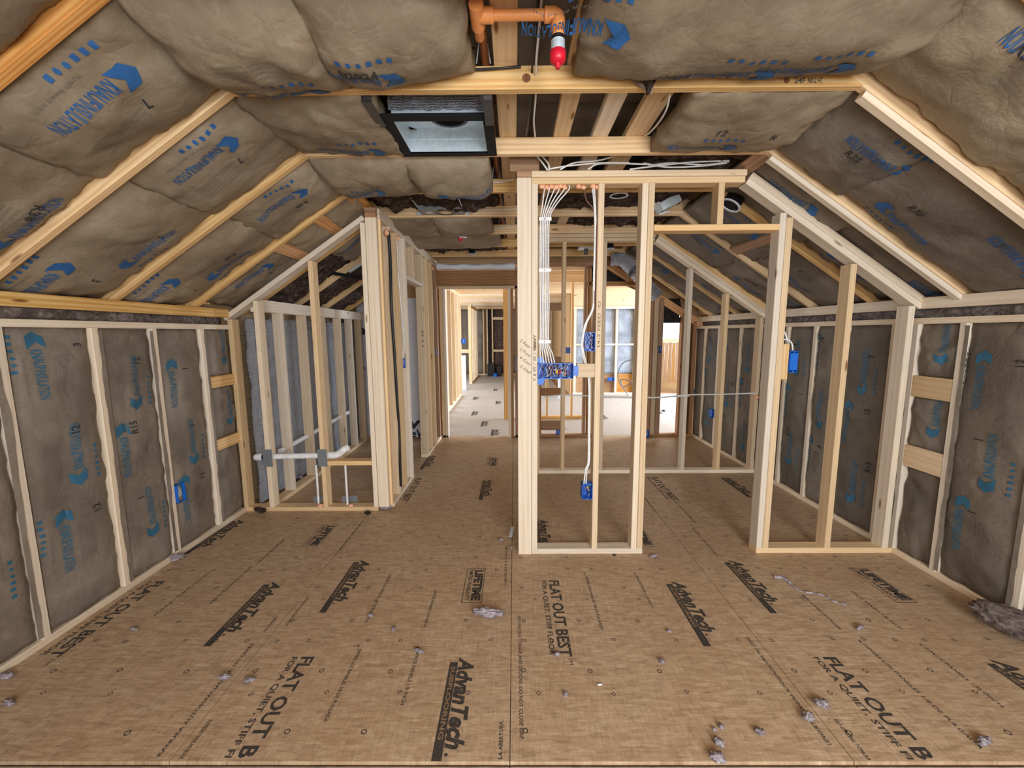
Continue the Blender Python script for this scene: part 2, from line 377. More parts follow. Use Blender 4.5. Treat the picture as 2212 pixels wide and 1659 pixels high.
def wool(parent, O, U, W_, N, Lu, Lv, amp=.05, seed=0, mat=None, nu=40, nv=24, name='mineral_wool_batt'):
    O, U, W_, N = V(O), V(U).normalized(), V(W_).normalized(), V(N).normalized()
    vs_ = []; fs = []
    for j in range(nv+1):
        for i in range(nu+1):
            p = O+U*(Lu*i/nu)+W_*(Lv*j/nv); b = min(1, 5*min(i/nu,1-i/nu)+.1)*min(1, 4*min(j/nv,1-j/nv)+.1)
            d = amp*b*(.6+1.0*noise.turbulence(V((p.x*5+seed, p.y*5, p.z*5)), 4, False))+.3*amp*noise.noise(V((p.x*26+seed,p.y*26,p.z*26)))
            vs_.append(p+N*d+U*.25*amp*noise.noise(V((p.x*11,p.y*11+seed,p.z*11))))
    id_ = lambda i,j: j*(nu+1)+i
    for j in range(nv):
        for i in range(nu): fs.append((id_(i,j), id_(i+1,j), id_(i+1,j+1), id_(i,j+1)))
    ring = [id_(i,0) for i in range(nu)]+[id_(nu,j) for j in range(nv)]+[id_(i,nv) for i in range(nu,0,-1)]+[id_(0,j) for j in range(nv,0,-1)]
    base = len(vs_); vs_ += [vs_[r_]-N*.05 for r_ in ring]; m = len(ring)
    for q in range(m): fs.append((ring[(q+1)%m], ring[q], base+q, base+(q+1)%m))
    fs.append(tuple(base+q for q in range(m)))
    mb = MB(); mb.add(vs_, fs, True); return mb.build(name, mat or M['wool'], parent)

# ================================================================== FLOOR
XJ = [-.0229+1.2192*i for i in range(-3, 7)]
floor = struct('floor')
PANELS = []
def floor_panel(x0, x1, y0, y1, z=0.0, mat=None):
    mb = MB(); g = .0015; mb.box(x0+g, x1-g, y0+g, y1-g, z-.018, z)
    o = mb.build('floor_panel', mat or M['osb'], floor); PANELS.append((x0,x1,y0,y1,o,{})); return o
for x0, x1, start in ((-2.40,XJ[2],2.4586),(XJ[2],XJ[3],1.849),(XJ[3],XJ[4],2.4586),(XJ[4],XJ[5],1.849),(XJ[5],2.68,2.4586)):
    ys = [1.270]; y = start
    while y < 5.9: ys.append(y); y += 2.4384
    ys.append(5.9)
    for a, b in zip(ys, ys[1:]): floor_panel(x0, x1, a, b)
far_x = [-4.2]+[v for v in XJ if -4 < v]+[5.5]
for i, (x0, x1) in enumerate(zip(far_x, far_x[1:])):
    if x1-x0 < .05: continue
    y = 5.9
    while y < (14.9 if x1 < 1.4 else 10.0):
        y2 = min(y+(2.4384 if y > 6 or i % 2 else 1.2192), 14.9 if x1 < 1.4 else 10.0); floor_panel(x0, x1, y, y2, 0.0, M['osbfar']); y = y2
for x0, x1 in zip([-2.4]+XJ[2:6], XJ[2:6]+[2.68]): floor_panel(x0, x1, -2.0, 1.264, -.010, M['greypanel'])

mb = MB(); mb.box(-4.3, 5.6, -2.0, 14.95, -.06, -.03); mb.build('light_stop_sheet', M['deck'], floor)  # unseen sheet added below to stop light leaking through the panel joints

def panel_of(x, y):
    for p in PANELS:
        if p[0] <= x < p[1] and p[2] <= y < p[3]: return p
    return PANELS[0]
def ink_buf(x, y, ink='floorink'):
    return panel_of(x, y)[5].setdefault(ink, MB())
FLAT = 0.0
def fprint(txt, s_, e_, top, bold=.0, shear=0, up=1, ink='floorink', length=None, clip=True, height=None):
    """printed words on the floor running toward the viewer (up=1) or away (up=-1)"""
    P = fl(*s_); L = length or abs(P.y-fl(*e_).y); h = height or abs(fl(*top).x-P.x)
    if up > 0: fn = lambda x, y: (P.x+y, P.y-x, .0006)
    else: fn = lambda x, y: (P.x-y, P.y+x, .0006)
    mb = MB(); put_text(mb, txt, fn, L, h, bold, shear)
    lo = 1.272
    b = ink_buf(P.x, P.y-.05 if up > 0 else P.y+.05, ink)
    ok = {i for i, q in enumerate(mb.v) if q[1] >= lo and q[1] < 5.75}
    b.add(mb.v, [f for f in mb.f if all(i in ok for i in f)]); return L, h, P
def frect(x0, x1, y0, y1, ink='floorink', z=.0005, own=None):
    y0 = max(y0, 1.272); b = own or ink_buf((x0+x1)/2, (y0+y1)/2, ink)
    b.add([(x0,y0,z),(x1,y0,z),(x1,y1,z),(x0,y1,z)], [(0,1,2,3)])
def flat_out(a, b=None, at_top=None):
    P = fl(*a); x = P.x; y = P.y
    fprint('FLAT OUT BEST', a, None, None, .028, 0, 1, length=.595, height=.058)
    for line, off, h, L in (('FOR A QUIET, STIFF FLOOR', -.046, .026, .585),):
        mb = MB(); put_text(mb, line, lambda u, v: (x+off+v, y-u, .0006), L, h, .02)
        ok = {i for i, q in enumerate(mb.v) if q[1] >= 1.272}
        ink_buf(x, y-.05).add(mb.v, [f for f in mb.f if all(i in ok for i in f)])
    mb = MB(); put_text(mb, 'TM', lambda u, v: (x+.04+v, y-.602-u, .0006), .04, .018)
    if y-.65 > 1.28: ink_buf(x, y-.05).add(mb.v, mb.f)
def advantech(a):
    P = fl(*a); x, y = P.x, P.y
    fprint('AdvanTech', a, None, None, .042, .28, 1, length=.425, height=.066)
    r = MB(); put_poly(r, [(q*.014,q2*.014) for q,q2 in HEX], lambda u, v: (x+v, y-.437-u, .0006), 0); ink_buf(x, y-.05).add(r.v, r.f)
    b = ink_buf(x, y-.05); y0 = max(1.272, y-.52)
    frect(x-.043, x-.006, y0, y-.026, own=b)
    if y0 < y-.4:
        mb = MB(); put_text(mb, 'SUBFLOORING', lambda u, v: (x-.033+v, y-.05-u, .0011), .34, .018, .02); ink_buf(x, y-.05, 'barprint').add(mb.v, mb.f)
def lifetime(a):
    P = fl(*a); x, y = P.x, P.y; b = ink_buf(x+.02, y-.1); t = .004; W_, H = .118, .34
    for q in ((x,x+W_,y-t,y),(x,x+W_,y-H,y-H+t),(x,x+t,y-H,y),(x+W_-t,x+W_,y-H,y)): frect(*q, own=b)
    mb = MB()
    put_text(mb, 'LIFETIME', lambda u, v: (x+.056+v, y-.02-u, .0006), .30, .048, .06)
    put_text(mb, 'LIMITED WARRANTY', lambda u, v: (x+.018+v, y-.02-u, .0006), .30, .024, .02); b.add(mb.v, mb.f)
M['barprint'] = plain('bar_knockout_print', lin(150,120,88), .7)
for a in ((1186,1254),(653,1419),(336,1256),(1777,1419.6),(1405,1030),(900,1033)): flat_out(a)
for a in ((994,1421),(781.5,1210),(591,1257),(517,1123),(1164,1122),(1563,1031),(1573.5,1210),(1450.5,1256),(2137,1424),(1052,1036),(934,984)): advantech(a)
for a in ((1010,1228),(697,1134),(1351,1133),(1831,1227),(1054,988)): lifetime(a)
SEP, SPC = 'SEPARE LOS PANELES 1/8 DE PULGADA', 'SPACE PANELS 1/8 INCH'
for t_, a, b in ((SEP,(1264,1245),(1298,1361)),(SPC,(1373,1245),(1403,1314)),(SEP,(841,1241),(790,1345)),(SPC,(938.6,1276),(916,1355)),
        (SEP,(775,1402),(703,1560)),(SPC,(900,1408),(865,1523)),(SEP,(1863,1391),(2106,1619)),(SPC,(1996,1399),(2168,1527)),
        (SEP,(1731,1285),(1819,1360)),(SPC,(1836,1276),(1948,1360)),(SEP,(612,1165),(560,1219)),(SPC,(445,1240),(330,1330)),(SEP,(540,1225),(455,1305)),
        ('SELF-SPACING TONGUE AND GROOVE. DO NOT CLOSE GAP.',(1119,1331),(1130,1600)),('SELF-SPACING TONGUE',(1800,1553),(1880,1645)),
        ('SELF-SPACING TONGUE AND GROOVE',(452,1555),(380,1640)),('SELF-SPACING TONGUE AND GROOVE',(1444,1070),(1490,1130)),('DO NOT CLOSE GAP.',(1493,1140),(1540,1200)),
        ('SELF-SPACING TONGUE AND GROOVE',(663,1290),(615,1352))):
    fprint(t_, a, b, None, .012, 0, 1, height=.015)
for t_, a, b in (('LA ABERTURA.',(1085,1640),(1086,1556)),('LENGUETA Y RANURA AUTOESPACIADORA. NO CIERRE',(1797,1610),(1620,1376)),
        ('RANURA AUTOESPACIADORA. NO CIERRE',(346,1634),(556,1390)),('LENGUETA Y RANURA',(1094,1262),(1096,1178)),('AUTOESPACIADORA. NO CIERRE',(1418,1105),(1380,1060)),('NO CIERRE',(573,1366),(603,1333)),('LENGUETA Y RANURA AUTO',(735,1190),(790,1125))):
    fprint(t_, a, b, None, .012, 0, -1, height=.015)
for a in ((1262,1238),(1371,1238),(775,1394),(902,1398),(1856,1384),(1988,1391)):   # arrows of the spacing notes
    P = fl(*a); b = ink_buf(P.x, P.y); b.add([(P.x-.001,P.y-.03,.0006),(P.x+.001,P.y-.03,.0006),(P.x+.001,P.y,.0006),(P.x-.001,P.y,.0006)], [(0,1,2,3)])
    b.add([(P.x-.007,P.y-.008,.0006),(P.x+.007,P.y-.008,.0006),(P.x,P.y+.006,.0006)], [(0,1,2)])
rs = random.Random(3)
def mark(x, y, kind):
    if any(x-.02 < xx < x+.02 for xx in XJ): x += .03
    b = ink_buf(x, y); r = .0115 if kind != 1 else .0125; n = {0:10,1:4,2:4}[kind]; ph = math.pi/4 if kind == 1 else 0
    o_ = [(x+r*math.cos(ph+2*math.pi*i/n), y+r*math.sin(ph+2*math.pi*i/n), .0006) for i in range(n)]
    i_ = [(x+r*.66*math.cos(ph+2*math.pi*i/n), y+r*.66*math.sin(ph+2*math.pi*i/n), .0006) for i in range(n)]
    b.add(o_+i_, [(i,(i+1)%n,n+(i+1)%n,n+i) for i in range(n)])
for j in range(-1, 7):
    base = 1.849+.6096*j
    for off, kind, step in ((0,1,.1524),(.14,0,.3048),(.31,2,.3048),(-.185,0,.3048)):
        yy = base+off
        if not 1.27 < yy < 5.6: continue
        for q in range(-15, 18):
            xx = .035+q*step+(.07 if kind == 2 else 0)+rs.uniform(-.01,.01)
            if -2.25 < xx < 2.5 and rs.random() < .8: mark(xx, yy+rs.uniform(-.006,.006), kind)
for q in range(-14, 16):
    x = .03+q*.135+rs.uniform(-.03,.03)
    if -1.85 < x < 1.8:
        p = panel_of(x, 1.25); b = p[5].setdefault('floorink', MB()); n = rs.choice((4,8,10)); yy = 1.238+rs.uniform(-.004,.004)
        o_ = [(x+.013*math.cos(2*math.pi*i/n), yy+.013*math.sin(2*math.pi*i/n), -.0094) for i in range(n)]; i_ = [(x+.008*math.cos(2*math.pi*i/n), yy+.008*math.sin(2*math.pi*i/n), -.0094) for i in range(n)]
        b.add(o_+i_, [(i,(i+1)%n,n+(i+1)%n,n+i) for i in range(n)])
for i, p in enumerate(PANELS):
    for ink, b in p[5].items():
        if b.f: b.build('printed_lettering', M[ink], p[4])
# far-room panel prints: simple dark print blocks on receding panels
for (x, y) in ((-.5,6.9),(-.75,7.8),(-.35,9.0),(-.9,9.6),(-.3,6.3),(.75,6.6),(1.6,7.4),(-.5,11)):
    p = panel_of(x, y); b = MB(); put_text(b, 'AdvanTech', lambda u, v: (x+v, y-u, .0008), .36, .06, .05, .28); frect(x-.06, x-.012, y-.4, y, own=b, z=.0008); b.build('printed_lettering', M['floorink'], p[4])

# a drilled hole in the sheathing by the wall plate
mb = MB(); P = fl(1327,1199); mb.ring((P.x,P.y,.0005), (0,0,1), 0.0005, .012, .002, 16); mb.build('drilled_hole', M['black'], [p for p in PANELS if p[0] <= P.x < p[1] and p[2] <= P.y < p[3]][0][4])

# ================================================================== OUTER SHELL, LEFT AND RIGHT WALLS
XL, XR = -2.309, 2.581
wall_left, wall_right = struct('wall_left'), struct('wall_right')
abox(wall_left, 'wall_sheathing', XL-.11, XL-.098, -2.0, 5.9, -.02, 1.75, M['deck'])
abox(wall_right, 'wall_sheathing', XR+.098, XR+.11, -2.0, 5.9, -.02, 1.75, M['deck'])
def kneewall(par, X, sgn, studs, y1, mat, near=-1.0):
    xa, xb = (X-.089, X) if sgn > 0 else (X, X+.089)
    abox(par, 'bottom_plate', xa, xb, near, y1, 0.0, .038, M['pale'])
    abox(par, 'top_plate', xa, xb, near, y1, 1.553, 1.591, M['pale'])
    for y in studs: abox(par, 'stud', xa, xb, y, y+.038, .038, 1.553, mat)
LS = [.20,.60,1.00,1.40,1.808,2.233,2.607,3.012]
kneewall(wall_left, XL, 1, LS, 3.335, M['pale'])
RS = [.35,.75,1.15,1.55,1.945,2.36]
RS2 = [2.64,2.79,3.20,3.52,3.88,4.32,4.68,5.18,5.55]
kneewall(wall_right, XR, -1, RS+RS2, 5.8, M['pale'])
# ledgers that close the gap under the rafters, with wool stuffed behind
abox(wall_left, 'ledger_board', XL-.04, XL-.002, -1.0, 3.335, 1.648, 1.715, M['truss'])
abox(wall_right, 'ledger_board', XR+.002, XR+.04, -1.0, 5.8, 1.648, 1.718, M['pale'])
wool(wall_left, (XL-.075,-1,1.585), (0,1,0), (0,0,1), (1,0,0), 4.33, .075, .045, 3, M['wad'], 130, 6)
wool(wall_right, (XR+.075,-1,1.585), (0,1,0), (0,0,1), (-1,0,0), 6.8, .075, .035, 5, M['wad'], 180, 6)
# blocking
for z0, z1 in ((1.105,1.193),(.612,.698)): abox(wall_left, 'blocking', XL-.038, XL-.001, 3.05, 3.335, z0, z1, M['truss'])
for z0, z1 in ((1.09,1.225),(.625,.768)): abox(wall_right, 'blocking', XR+.001, XR+.039, 2.398, 2.64, z0, z1, M['pine'])
# batts between the wall studs
def wall_prints(rs_, L, flip):
    pr = []; t0 = .10+rs_.uniform(0,.03); z = .12+rs_.uniform(0,.2); i = 0
    while z < L-.3:
        if (i+flip) % 2: pr.append(('logo', z, t0+.02, 0, .92)); pr.append(('grey', z+.05, t0+.20, 0, .8))
        else: pr.append(('logo', z+.36, t0+.20, math.pi, .92)); pr.append(('grey', z+.05, t0+.10, 0, .8))
        pr.append(('text', z+.28, .05+rs_.uniform(0,.2), 0, 1, rs_.choice(['12','3','R15','1'])))
        z += .40+rs_.uniform(0,.06); i += 1
    return pr
rs = random.Random(11)
def bay_batts(par, X, sgn, studs, zt=1.553, mat=None, ink='tealink'):
    for i, (a, b) in enumerate(zip(studs, studs[1:])):
        y0, y1 = a+.038, b
        if (sgn > 0 and a == 3.012) or (sgn < 0 and a == 2.36):
            for q, (za, zb) in enumerate(((.04,.612),(.70,1.10),(1.195,zt)) if sgn > 0 else ((.04,.625),(.77,1.09),(1.225,zt))):
                batt(par, (X-sgn*.035, y1 if sgn > 0 else y0, za), (0,0,1), (0,-sgn,0), (sgn,0,0), zb-za, y1-y0, .022, q+70+int(X), mat or M['kraftwall'], [('logo',.08,.05,0,.8)] if zb-za < .5 else wall_prints(rs, zb-za+.1, q)[:2], 'insulation_batt', 20, 12, .012, .012, .05, ink, .4)
            continue
        if y1-y0 < .12: continue
        n = V((sgn,0,0))
        if sgn > 0: O, W_ = (X-.03, y1, .04), (0,-1,0)
        else: O, W_ = (X+.03, y0, .04), (0,1,0)
        batt(par, O, (0,0,1), W_, n, zt-.04, y1-y0, .030, i+int(X*10)+30, mat or M['kraftwall'],
             wall_prints(rs, zt, i), 'insulation_batt', 40, 12, .012, .012, .05, ink, .4)
bay_batts(wall_left, XL, 1, LS+[3.335])
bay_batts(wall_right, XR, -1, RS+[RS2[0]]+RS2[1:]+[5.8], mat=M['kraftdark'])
# ragged paper flange lapped over the faces of the left studs
for par, X, sgn, ys in ((wall_left, XL, 1, LS[4:]), (wall_right, XR, -1, RS[3:]+RS2[:3])):
    for q, y in enumerate(ys):
        mb = MB(); n = 40; side = -1 if (q % 2 == 0) else 1
        ye = y+.002 if side < 0 else y+.036
        vs_ = []
        for i in range(n+1):
            z = .05+1.49*i/n
            d = .004+.020*max(0, noise.noise(V((z*2.3+q*5, q, X))))+.005*noise.noise(V((z*14, q, X)))
            vs_ += [(X+sgn*.0012, ye+side*.02, z), (X+sgn*.0016, ye-side*d, z), (X+sgn*.0006, ye-side*d, z)]
        mb.add(vs_, [(3*i,3*i+1,3*i+4,3*i+3) for i in range(n)]+[(3*i+1,3*i+2,3*i+5,3*i+4) for i in range(n)], False)
        mb.build('stapled_flange', M['kraftwall'], par)

# ================================================================== ROOF TRUSSES AND CEILING
XCL, XCR, ZC, SL = -1.16, 1.42, 2.5, .6667
def zl(x): return ZC-SL*(XCL-x)
def zr(x): return ZC-SL*(x-XCR)
ORD = ['nearest','second','third','fourth','fifth','sixth','seventh','eighth']
TW = {-1:'orange', 0:'truss', 1:'truss', 2:'truss'}
def T(k_): return 1.285 if k_ == -1 else 1.80+.61*k_
LAB = {-1:'nearest roof truss, its broad orange rafter crossing the top left corner',
 0:'roof truss whose knotty tie beam spans just below the red capped sprinkler drop',
 1:'roof truss behind the black framed duct box, metal plate on its tie beam',
 2:'roof truss just behind the center stud wall with a white cable along its tie',
 3:'roof truss carrying the first grey recessed light plate',
 4:'roof truss with a white cable drooping along its tie, just before the second sprinkler head',
 5:'roof truss directly behind the second small red sprinkler head',
 6:'farthest roof truss, just before the white house wrap strip'}
nrm_l = V((SL,0,-1)).normalized(); nrm_r = V((-SL,0,-1)).normalized()
h_r = .140
for k_ in range(-1, 7):
    y = T(k_); t = thing('roof_truss', LAB[k_], 'roof truss', (0, y, ZC)); m = M[TW.get(k_, 'truss')]
    abox(t, 'tie_beam', XCL-.02, XCR+.02, y, y+.038, ZC, ZC+.089, m)
    xe = -2.40
    a = V((XCL-.0, y+.019, zl(XCL)))-nrm_l*(h_r/2); b = V((xe, y+.019, zl(xe)))-nrm_l*(h_r/2)
    board(t, 'rafter', a+(a-b).normalized()*.06, b, nrm_l, h_r, .038, m)
    xe = 2.66
    a = V((XCR, y+.019, zr(XCR)))-nrm_r*(h_r/2); b = V((xe, y+.019, zr(xe)))-nrm_r*(h_r/2)
    board(t, 'rafter', a+(a-b).normalized()*.06, b, nrm_r, h_r, .038, m)
    if k_ in (0, 1):     # pale nailer strip under the right rafter
        p = V((1.43, y+.02, zr(1.43)-.020)); q = V((2.64, y+.02, zr(2.64)-.020))
        board(t, 'nailer_strip', p, q, (0,1,0), .042, .028, M['pale'])
    if k_ == 1:
        mb = MB(); P = at(1421,298,1,y-.004); mb.box(P.x-.028, P.x+.028, y-.004, y-.001, P.z-.035, P.z+.03)
        for i in range(3):
            for j in range(4): mb.box(P.x-.024+.013*j, P.x-.018+.013*j, y-.009, y-.004, P.z-.026+.018*i, P.z-.018+.018*i)
        mb.build('truss_plate', M['greysteel'], t)
    if k_ == 0:
        for kx, kz, kr in ((1137,169,.017),(1699,174,.011),(722,205,.016)):
            P = at(kx, kz, 1, y); mb = MB(); mb.ring((P.x,y-.0015,max(P.z,ZC+.02)),(0,-1,0),.0005,kr,.001,20); mb.build('knot', M['knotwood'], t)
        mb = MB(); put_text(mb, '24F', lambda u, v: (at(1716,172,1,y).x+u, y-.0012, at(1716,180,1,y).z+v), .045, .02, .02); put_text(mb, 'NO.2 HT', lambda u, v: (at(1745,172,1,y).x+u, y-.0012, at(1716,180,1,y).z+v), .06, .02, .02); mb.build('grade_stamp', M['pencil'], t)

ceiling = struct('ceiling')
for (sx, xe) in ((-1,-2.75),(1,3.0)):
    x0 = XCL if sx < 0 else XCR; f = zl if sx < 0 else zr; n = nrm_l if sx < 0 else nrm_r
    p0 = V((0.13, -2.0, f(x0)+SL*abs(x0-.13)))-n*.16; 
    mb = MB(); top = V((0.13,0,ZC+SL*1.29))-V((0,0,-.20)); low = V((xe,0,f(xe)+.20))
    mb.add([(top.x,-2.0,top.z),(low.x,-2.0,low.z),(low.x,5.95,low.z),(top.x,5.95,top.z),(top.x,-2.0,top.z+.015),(low.x,-2.0,low.z+.015),(low.x,5.95,low.z+.015),(top.x,5.95,top.z+.015)],
           [(0,1,2,3),(4,7,6,5),(0,4,5,1),(1,5,6,2),(2,6,7,3),(3,7,4,0)])
    mb.build('roof_sheathing', M['deck'], ceiling)

def slope_batt(side, k_, sa, sb, seed, prints, bulge=.055, mat=None, drop=0.0):
    """batt on a roof slope in bay k_ (between truss k_ and k_+1), sa..sb measured down the slope from the ceiling corner"""
    y0, y1 = T(k_)+.038, T(k_+1); c_ = 1/math.sqrt(1+SL*SL); s_ = SL*c_
    if side < 0: D = V((-c_,0,-s_)); O = V((XCL,y0,ZC))+D*sa; N = nrm_l
    else: D = V((c_,0,-s_)); O = V((XCR,y0,ZC))+D*sa; N = nrm_r
    if side > 0: O.y = y1
    return batt(ceiling, O-N*(.055-drop), D, (0,1 if side < 0 else -1,0), N, sb-sa, y1-y0, bulge, seed, mat or M['kraft'], prints, 'insulation_batt', 30, 20, .022, .02, .07)
E2 = math.pi
rs = random.Random(5)
def sl_prints(L, side, i):
    pr = []; up = E2 if side < 0 else 0
    y = .14; q = i
    s_ = .14
    while s_ < L-.22:
        if q % 2: pr.append(('logo', s_+.40, .44, E2, 1.0))
        else: pr.append(('logo', s_+.02, .12, 0, 1.0))
        pr.append(('text', s_+.1, .30+rs.uniform(-.05,.08), 0 if q % 2 else 0, 1, rs.choice(['12','R38','02024','7','3'])))
        pr.append(('grey', s_+.14, .36, 0, 1)); s_ += .40; q += 1
    return pr
LS_ = [( -2,[(0,.75),(.73,1.48)]), (-1,[(-.02,.66),(.63,1.47)]), (0,[(-.02,.62),(.60,1.47)]), (1,[(-.02,.60),(.58,1.45)]), (2,[(-.02,.26),(.30,.62),(.66,1.4)]), (3,[(0,.55)])]
sd = 100
for k_, parts_ in LS_:
    for i, (a, b) in enumerate(parts_):
        sd += 1; slope_batt(-1, k_, a, b, sd, sl_prints(b-a, -1, i), .060 if k_ < 2 else .03, None, .012*(len(parts_)-1-i))
RS_ = [(-2,[(0,.8),(.78,1.5)]), (-1,[(-.04,.70),(.66,1.5)]), (0,[(-.02,.46),(.42,1.48)]), (1,[(-.02,.70),(.68,1.45)]), (2,[(0,.75),(.72,1.45)]), (3,[(0,.7),(.68,1.45)]), (4,[(0,.7),(.66,1.45)]), (5,[(0,.7),(.66,1.45)])]
for k_, parts_ in RS_:
    for i, (a, b) in enumerate(parts_):
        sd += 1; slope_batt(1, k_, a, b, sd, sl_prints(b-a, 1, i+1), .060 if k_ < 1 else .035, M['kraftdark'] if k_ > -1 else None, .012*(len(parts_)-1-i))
for k_ in (3,4,5):      # bare wool above the closet
    y0 = T(k_)+.038; c_ = 1/math.sqrt(1+SL*SL); D = V((-c_,0,-SL*c_)); sa = .55 if k_ == 3 else 0
    wool(ceiling, V((XCL,y0,ZC))+D*sa-nrm_l*.06, D, (0,1,0), nrm_l, 1.42-sa, .572, .06, k_*3.1, M['wool'])
# flat ceiling batts: O at z, facing down
def flat_batt(k_, x0, x1, seed, prints, sag=.09, z=ZC+.01, mat=None, tilt=0):
    y0, y1 = T(k_)+.038, T(k_+1)
    return batt(ceiling, (x0,y1,z), (1,0,tilt), (0,-1,0), (0,0,-1), x1-x0, y1-y0, sag, seed, mat or M['kraft'], prints, 'insulation_batt', 34, 24, .024, .022, .08, pinch=.75)
flat_batt(-1, -1.17, -.66, 201, [('logo',.46,.12,E2,1.0),('grey',.15,.3,0,1)], .10)
flat_batt(-1, -.67, -.15, 202, [('logo',.28,.22,E2,1.0),('text',.05,.20,0,1.1,'02024')], .10, ZC+.012, None, .13)
flat_batt(-1, .24, 1.44, 203, [('logo',.75,.16,E2,1.05),('text',.30,.10,0,1,'02024'),('text',.56,.08,0,1,'12'),('text',.80,.06,0,1,'R38'),('logo',.15,.36,E2,1),('logo',1.02,.2,E2,1)], .10, ZC+.055)
flat_batt(-2, -1.17, -.15, 204, [], .08); flat_batt(-2, .24, 1.44, 205, [], .08)
flat_batt(0, -1.17, -.60, 206, [('logo',.50,.16,E2,1),('text',.32,.07,0,1,'12'),('grey',.2,.3,0,1)], .05)
flat_batt(0, .76, 1.43, 207, [('logo',.40,.20,E2,1),('text',.22,.30,0,1.1,'12'),('text',.5,.26,0,1,'R')], .06)
flat_batt(1, -1.17, -.62, 208, [('text',.35,.16,0,1,'02024'),('logo',.34,.26,E2,.9)], .10)
flat_batt(1, -.63, -.14, 209, [('logo',.14,.24,0,.95)], .13)
flat_batt(3, -1.17, -.70, 210, [], .06); flat_batt(3, -.71, -.2, 211, [('text',.2,.2,0,1,'7')], .08)
flat_batt(4, -1.17, -.15, 212, [], .07); flat_batt(6, -1.17, 0, 213, [], .05) if False else None
for k_, x0, x1 in ((2,-1.15,-.12),(5,-1.15,-.12),(2,.25,1.40),(3,.6,1.42),(1,.85,1.43)):
    wool(ceiling, (x0,T(k_+1),ZC+.085), (1,0,0), (0,-1,0), (0,0,-1), x1-x0, .572, .075, k_*2.2+x0, M['wool'])
for k_ in range(-2, 6):  # upper layer of kraft faced batts seen between the long boards
    y0, y1 = T(k_)+.02, T(k_+1)+.02
    for x0, x1 in ((-.9,.1),(.1,.8),(.8,1.3)):
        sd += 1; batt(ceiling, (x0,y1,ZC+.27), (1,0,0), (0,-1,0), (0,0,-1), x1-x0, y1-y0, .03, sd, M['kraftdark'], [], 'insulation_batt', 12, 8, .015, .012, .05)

# ================================================================== WALL BEHIND THE CAMERA (right window opening; left opening added for fill)
wall_back = struct('wall_back')
for x0, x1, z0, z1 in ((-2.45,-1.5,0,2.9),(-.3,.5,0,2.9),(2.0,2.75,0,2.9),(-1.5,-.3,0,.72),(.5,2.0,0,.72),(-1.5,-.3,2.35,2.9),(.5,2.0,2.35,2.9)):
    abox(wall_back, 'wall_panel', x0, x1, -1.86, -1.76, z0, z1, M['deck'])

# ================================================================== CENTER STUD WALL (W1), door opening and sloped right part
Y1 = 2.64; yb = Y1+.089
W1 = thing('stud_wall', 'pale stud wall in the center with a doorway at right and a sloped top plate', 'stud wall', (.9,Y1,0))
PL = .038
abox(W1, 'corner_stud', .022, .111, Y1, Y1+.038, 0, 2.458, M['pale'])
abox(W1, 'corner_block', .022, .111, Y1, Y1+.038, 2.461, 2.499, M['brown'])
abox(W1, 'bottom_plate', .113, .872, Y1, yb, 0, PL, M['pale'])
abox(W1, 'stud', .113, .151, Y1, yb, PL, 2.42, M['pale'])
abox(W1, 'stud', .524, .562, Y1, yb, PL, 2.42, M['pine'])
abox(W1, 'stud', .794, .832, Y1, yb, PL, 2.42, M['pale'])
abox(W1, 'stud', .834, .872, Y1, yb, PL, 2.42, M['pine'])
abox(W1, 'top_plate', .113, 1.42, Y1, yb, 2.42, 2.458, M['pine'])
abox(W1, 'top_plate', .113, 1.43, Y1, yb, 2.460, 2.498, M['pine'])
abox(W1, 'door_header', .874, 1.652, Y1, yb, 2.137, 2.175, M['truss'])
abox(W1, 'cripple_stud', 1.262, 1.300, Y1, yb, 2.175, 2.42, M['pine'])
zs = lambda x: 2.42-SL*(x-1.42)       # lower face of the sloped plate
for x0, m in ((1.652,'pale'),(1.694,'pine')): abox(W1, 'stud', x0, x0+.040, Y1, yb, PL, zs(x0+.04), M[m])
abox(W1, 'stud', 2.118, 2.156, Y1, yb, PL, zs(2.156), M['pine'])
abox(W1, 'stud', 2.510, 2.550, Y1, yb, PL, zs(2.55), M['pale'])
abox(W1, 'bottom_plate', 1.652, 2.578, Y1, yb, 0, PL, M['pine'])
for q in (0, 1):
    off = nrm_r*(-.019-.040*q)
    board(W1, 'sloped_top_plate', V((1.425, Y1+.0445, zs(1.425)))+off, V((2.578, Y1+.0445, zs(2.578)))+off, (0,1,0), .089, .038, M['pale'])
abox(W1, 'blocking', .405, .522, Y1, Y1+.038, 1.222, 1.312, M['pine'])
abox(W1, 'blocking', 1.736, 1.786, Y1+.02, Y1+.058, 1.20, 1.43, M['truss'])
def note(txt, P, dx, dz, L, h, y, par, sh=0):   # pencil words on a stud face, running along (dx, dz)
    mb = MB(); put_text(mb, txt, lambda u, v: (P[0]+dx*u-dz*v, y, P[1]+dz*u+dx*v), L, h, 0, sh); return mb.build('pencil_note', M['pencil'], par)
note('14-2 FEED -O', (.552,1.42), 0, 1, .29, .017, Y1-.0012, W1)
note('V 6 W / W / W / W', (.142,1.20), 0, 1, .30, .022, Y1-.0012, W1)
for i, t_ in enumerate(('2 Rear','2 Front','4 Com','2-Hall')):
    note(t_, (.032,1.46-.055*i), .80, -.60, .085, .020, Y1-.0012, W1, .2)

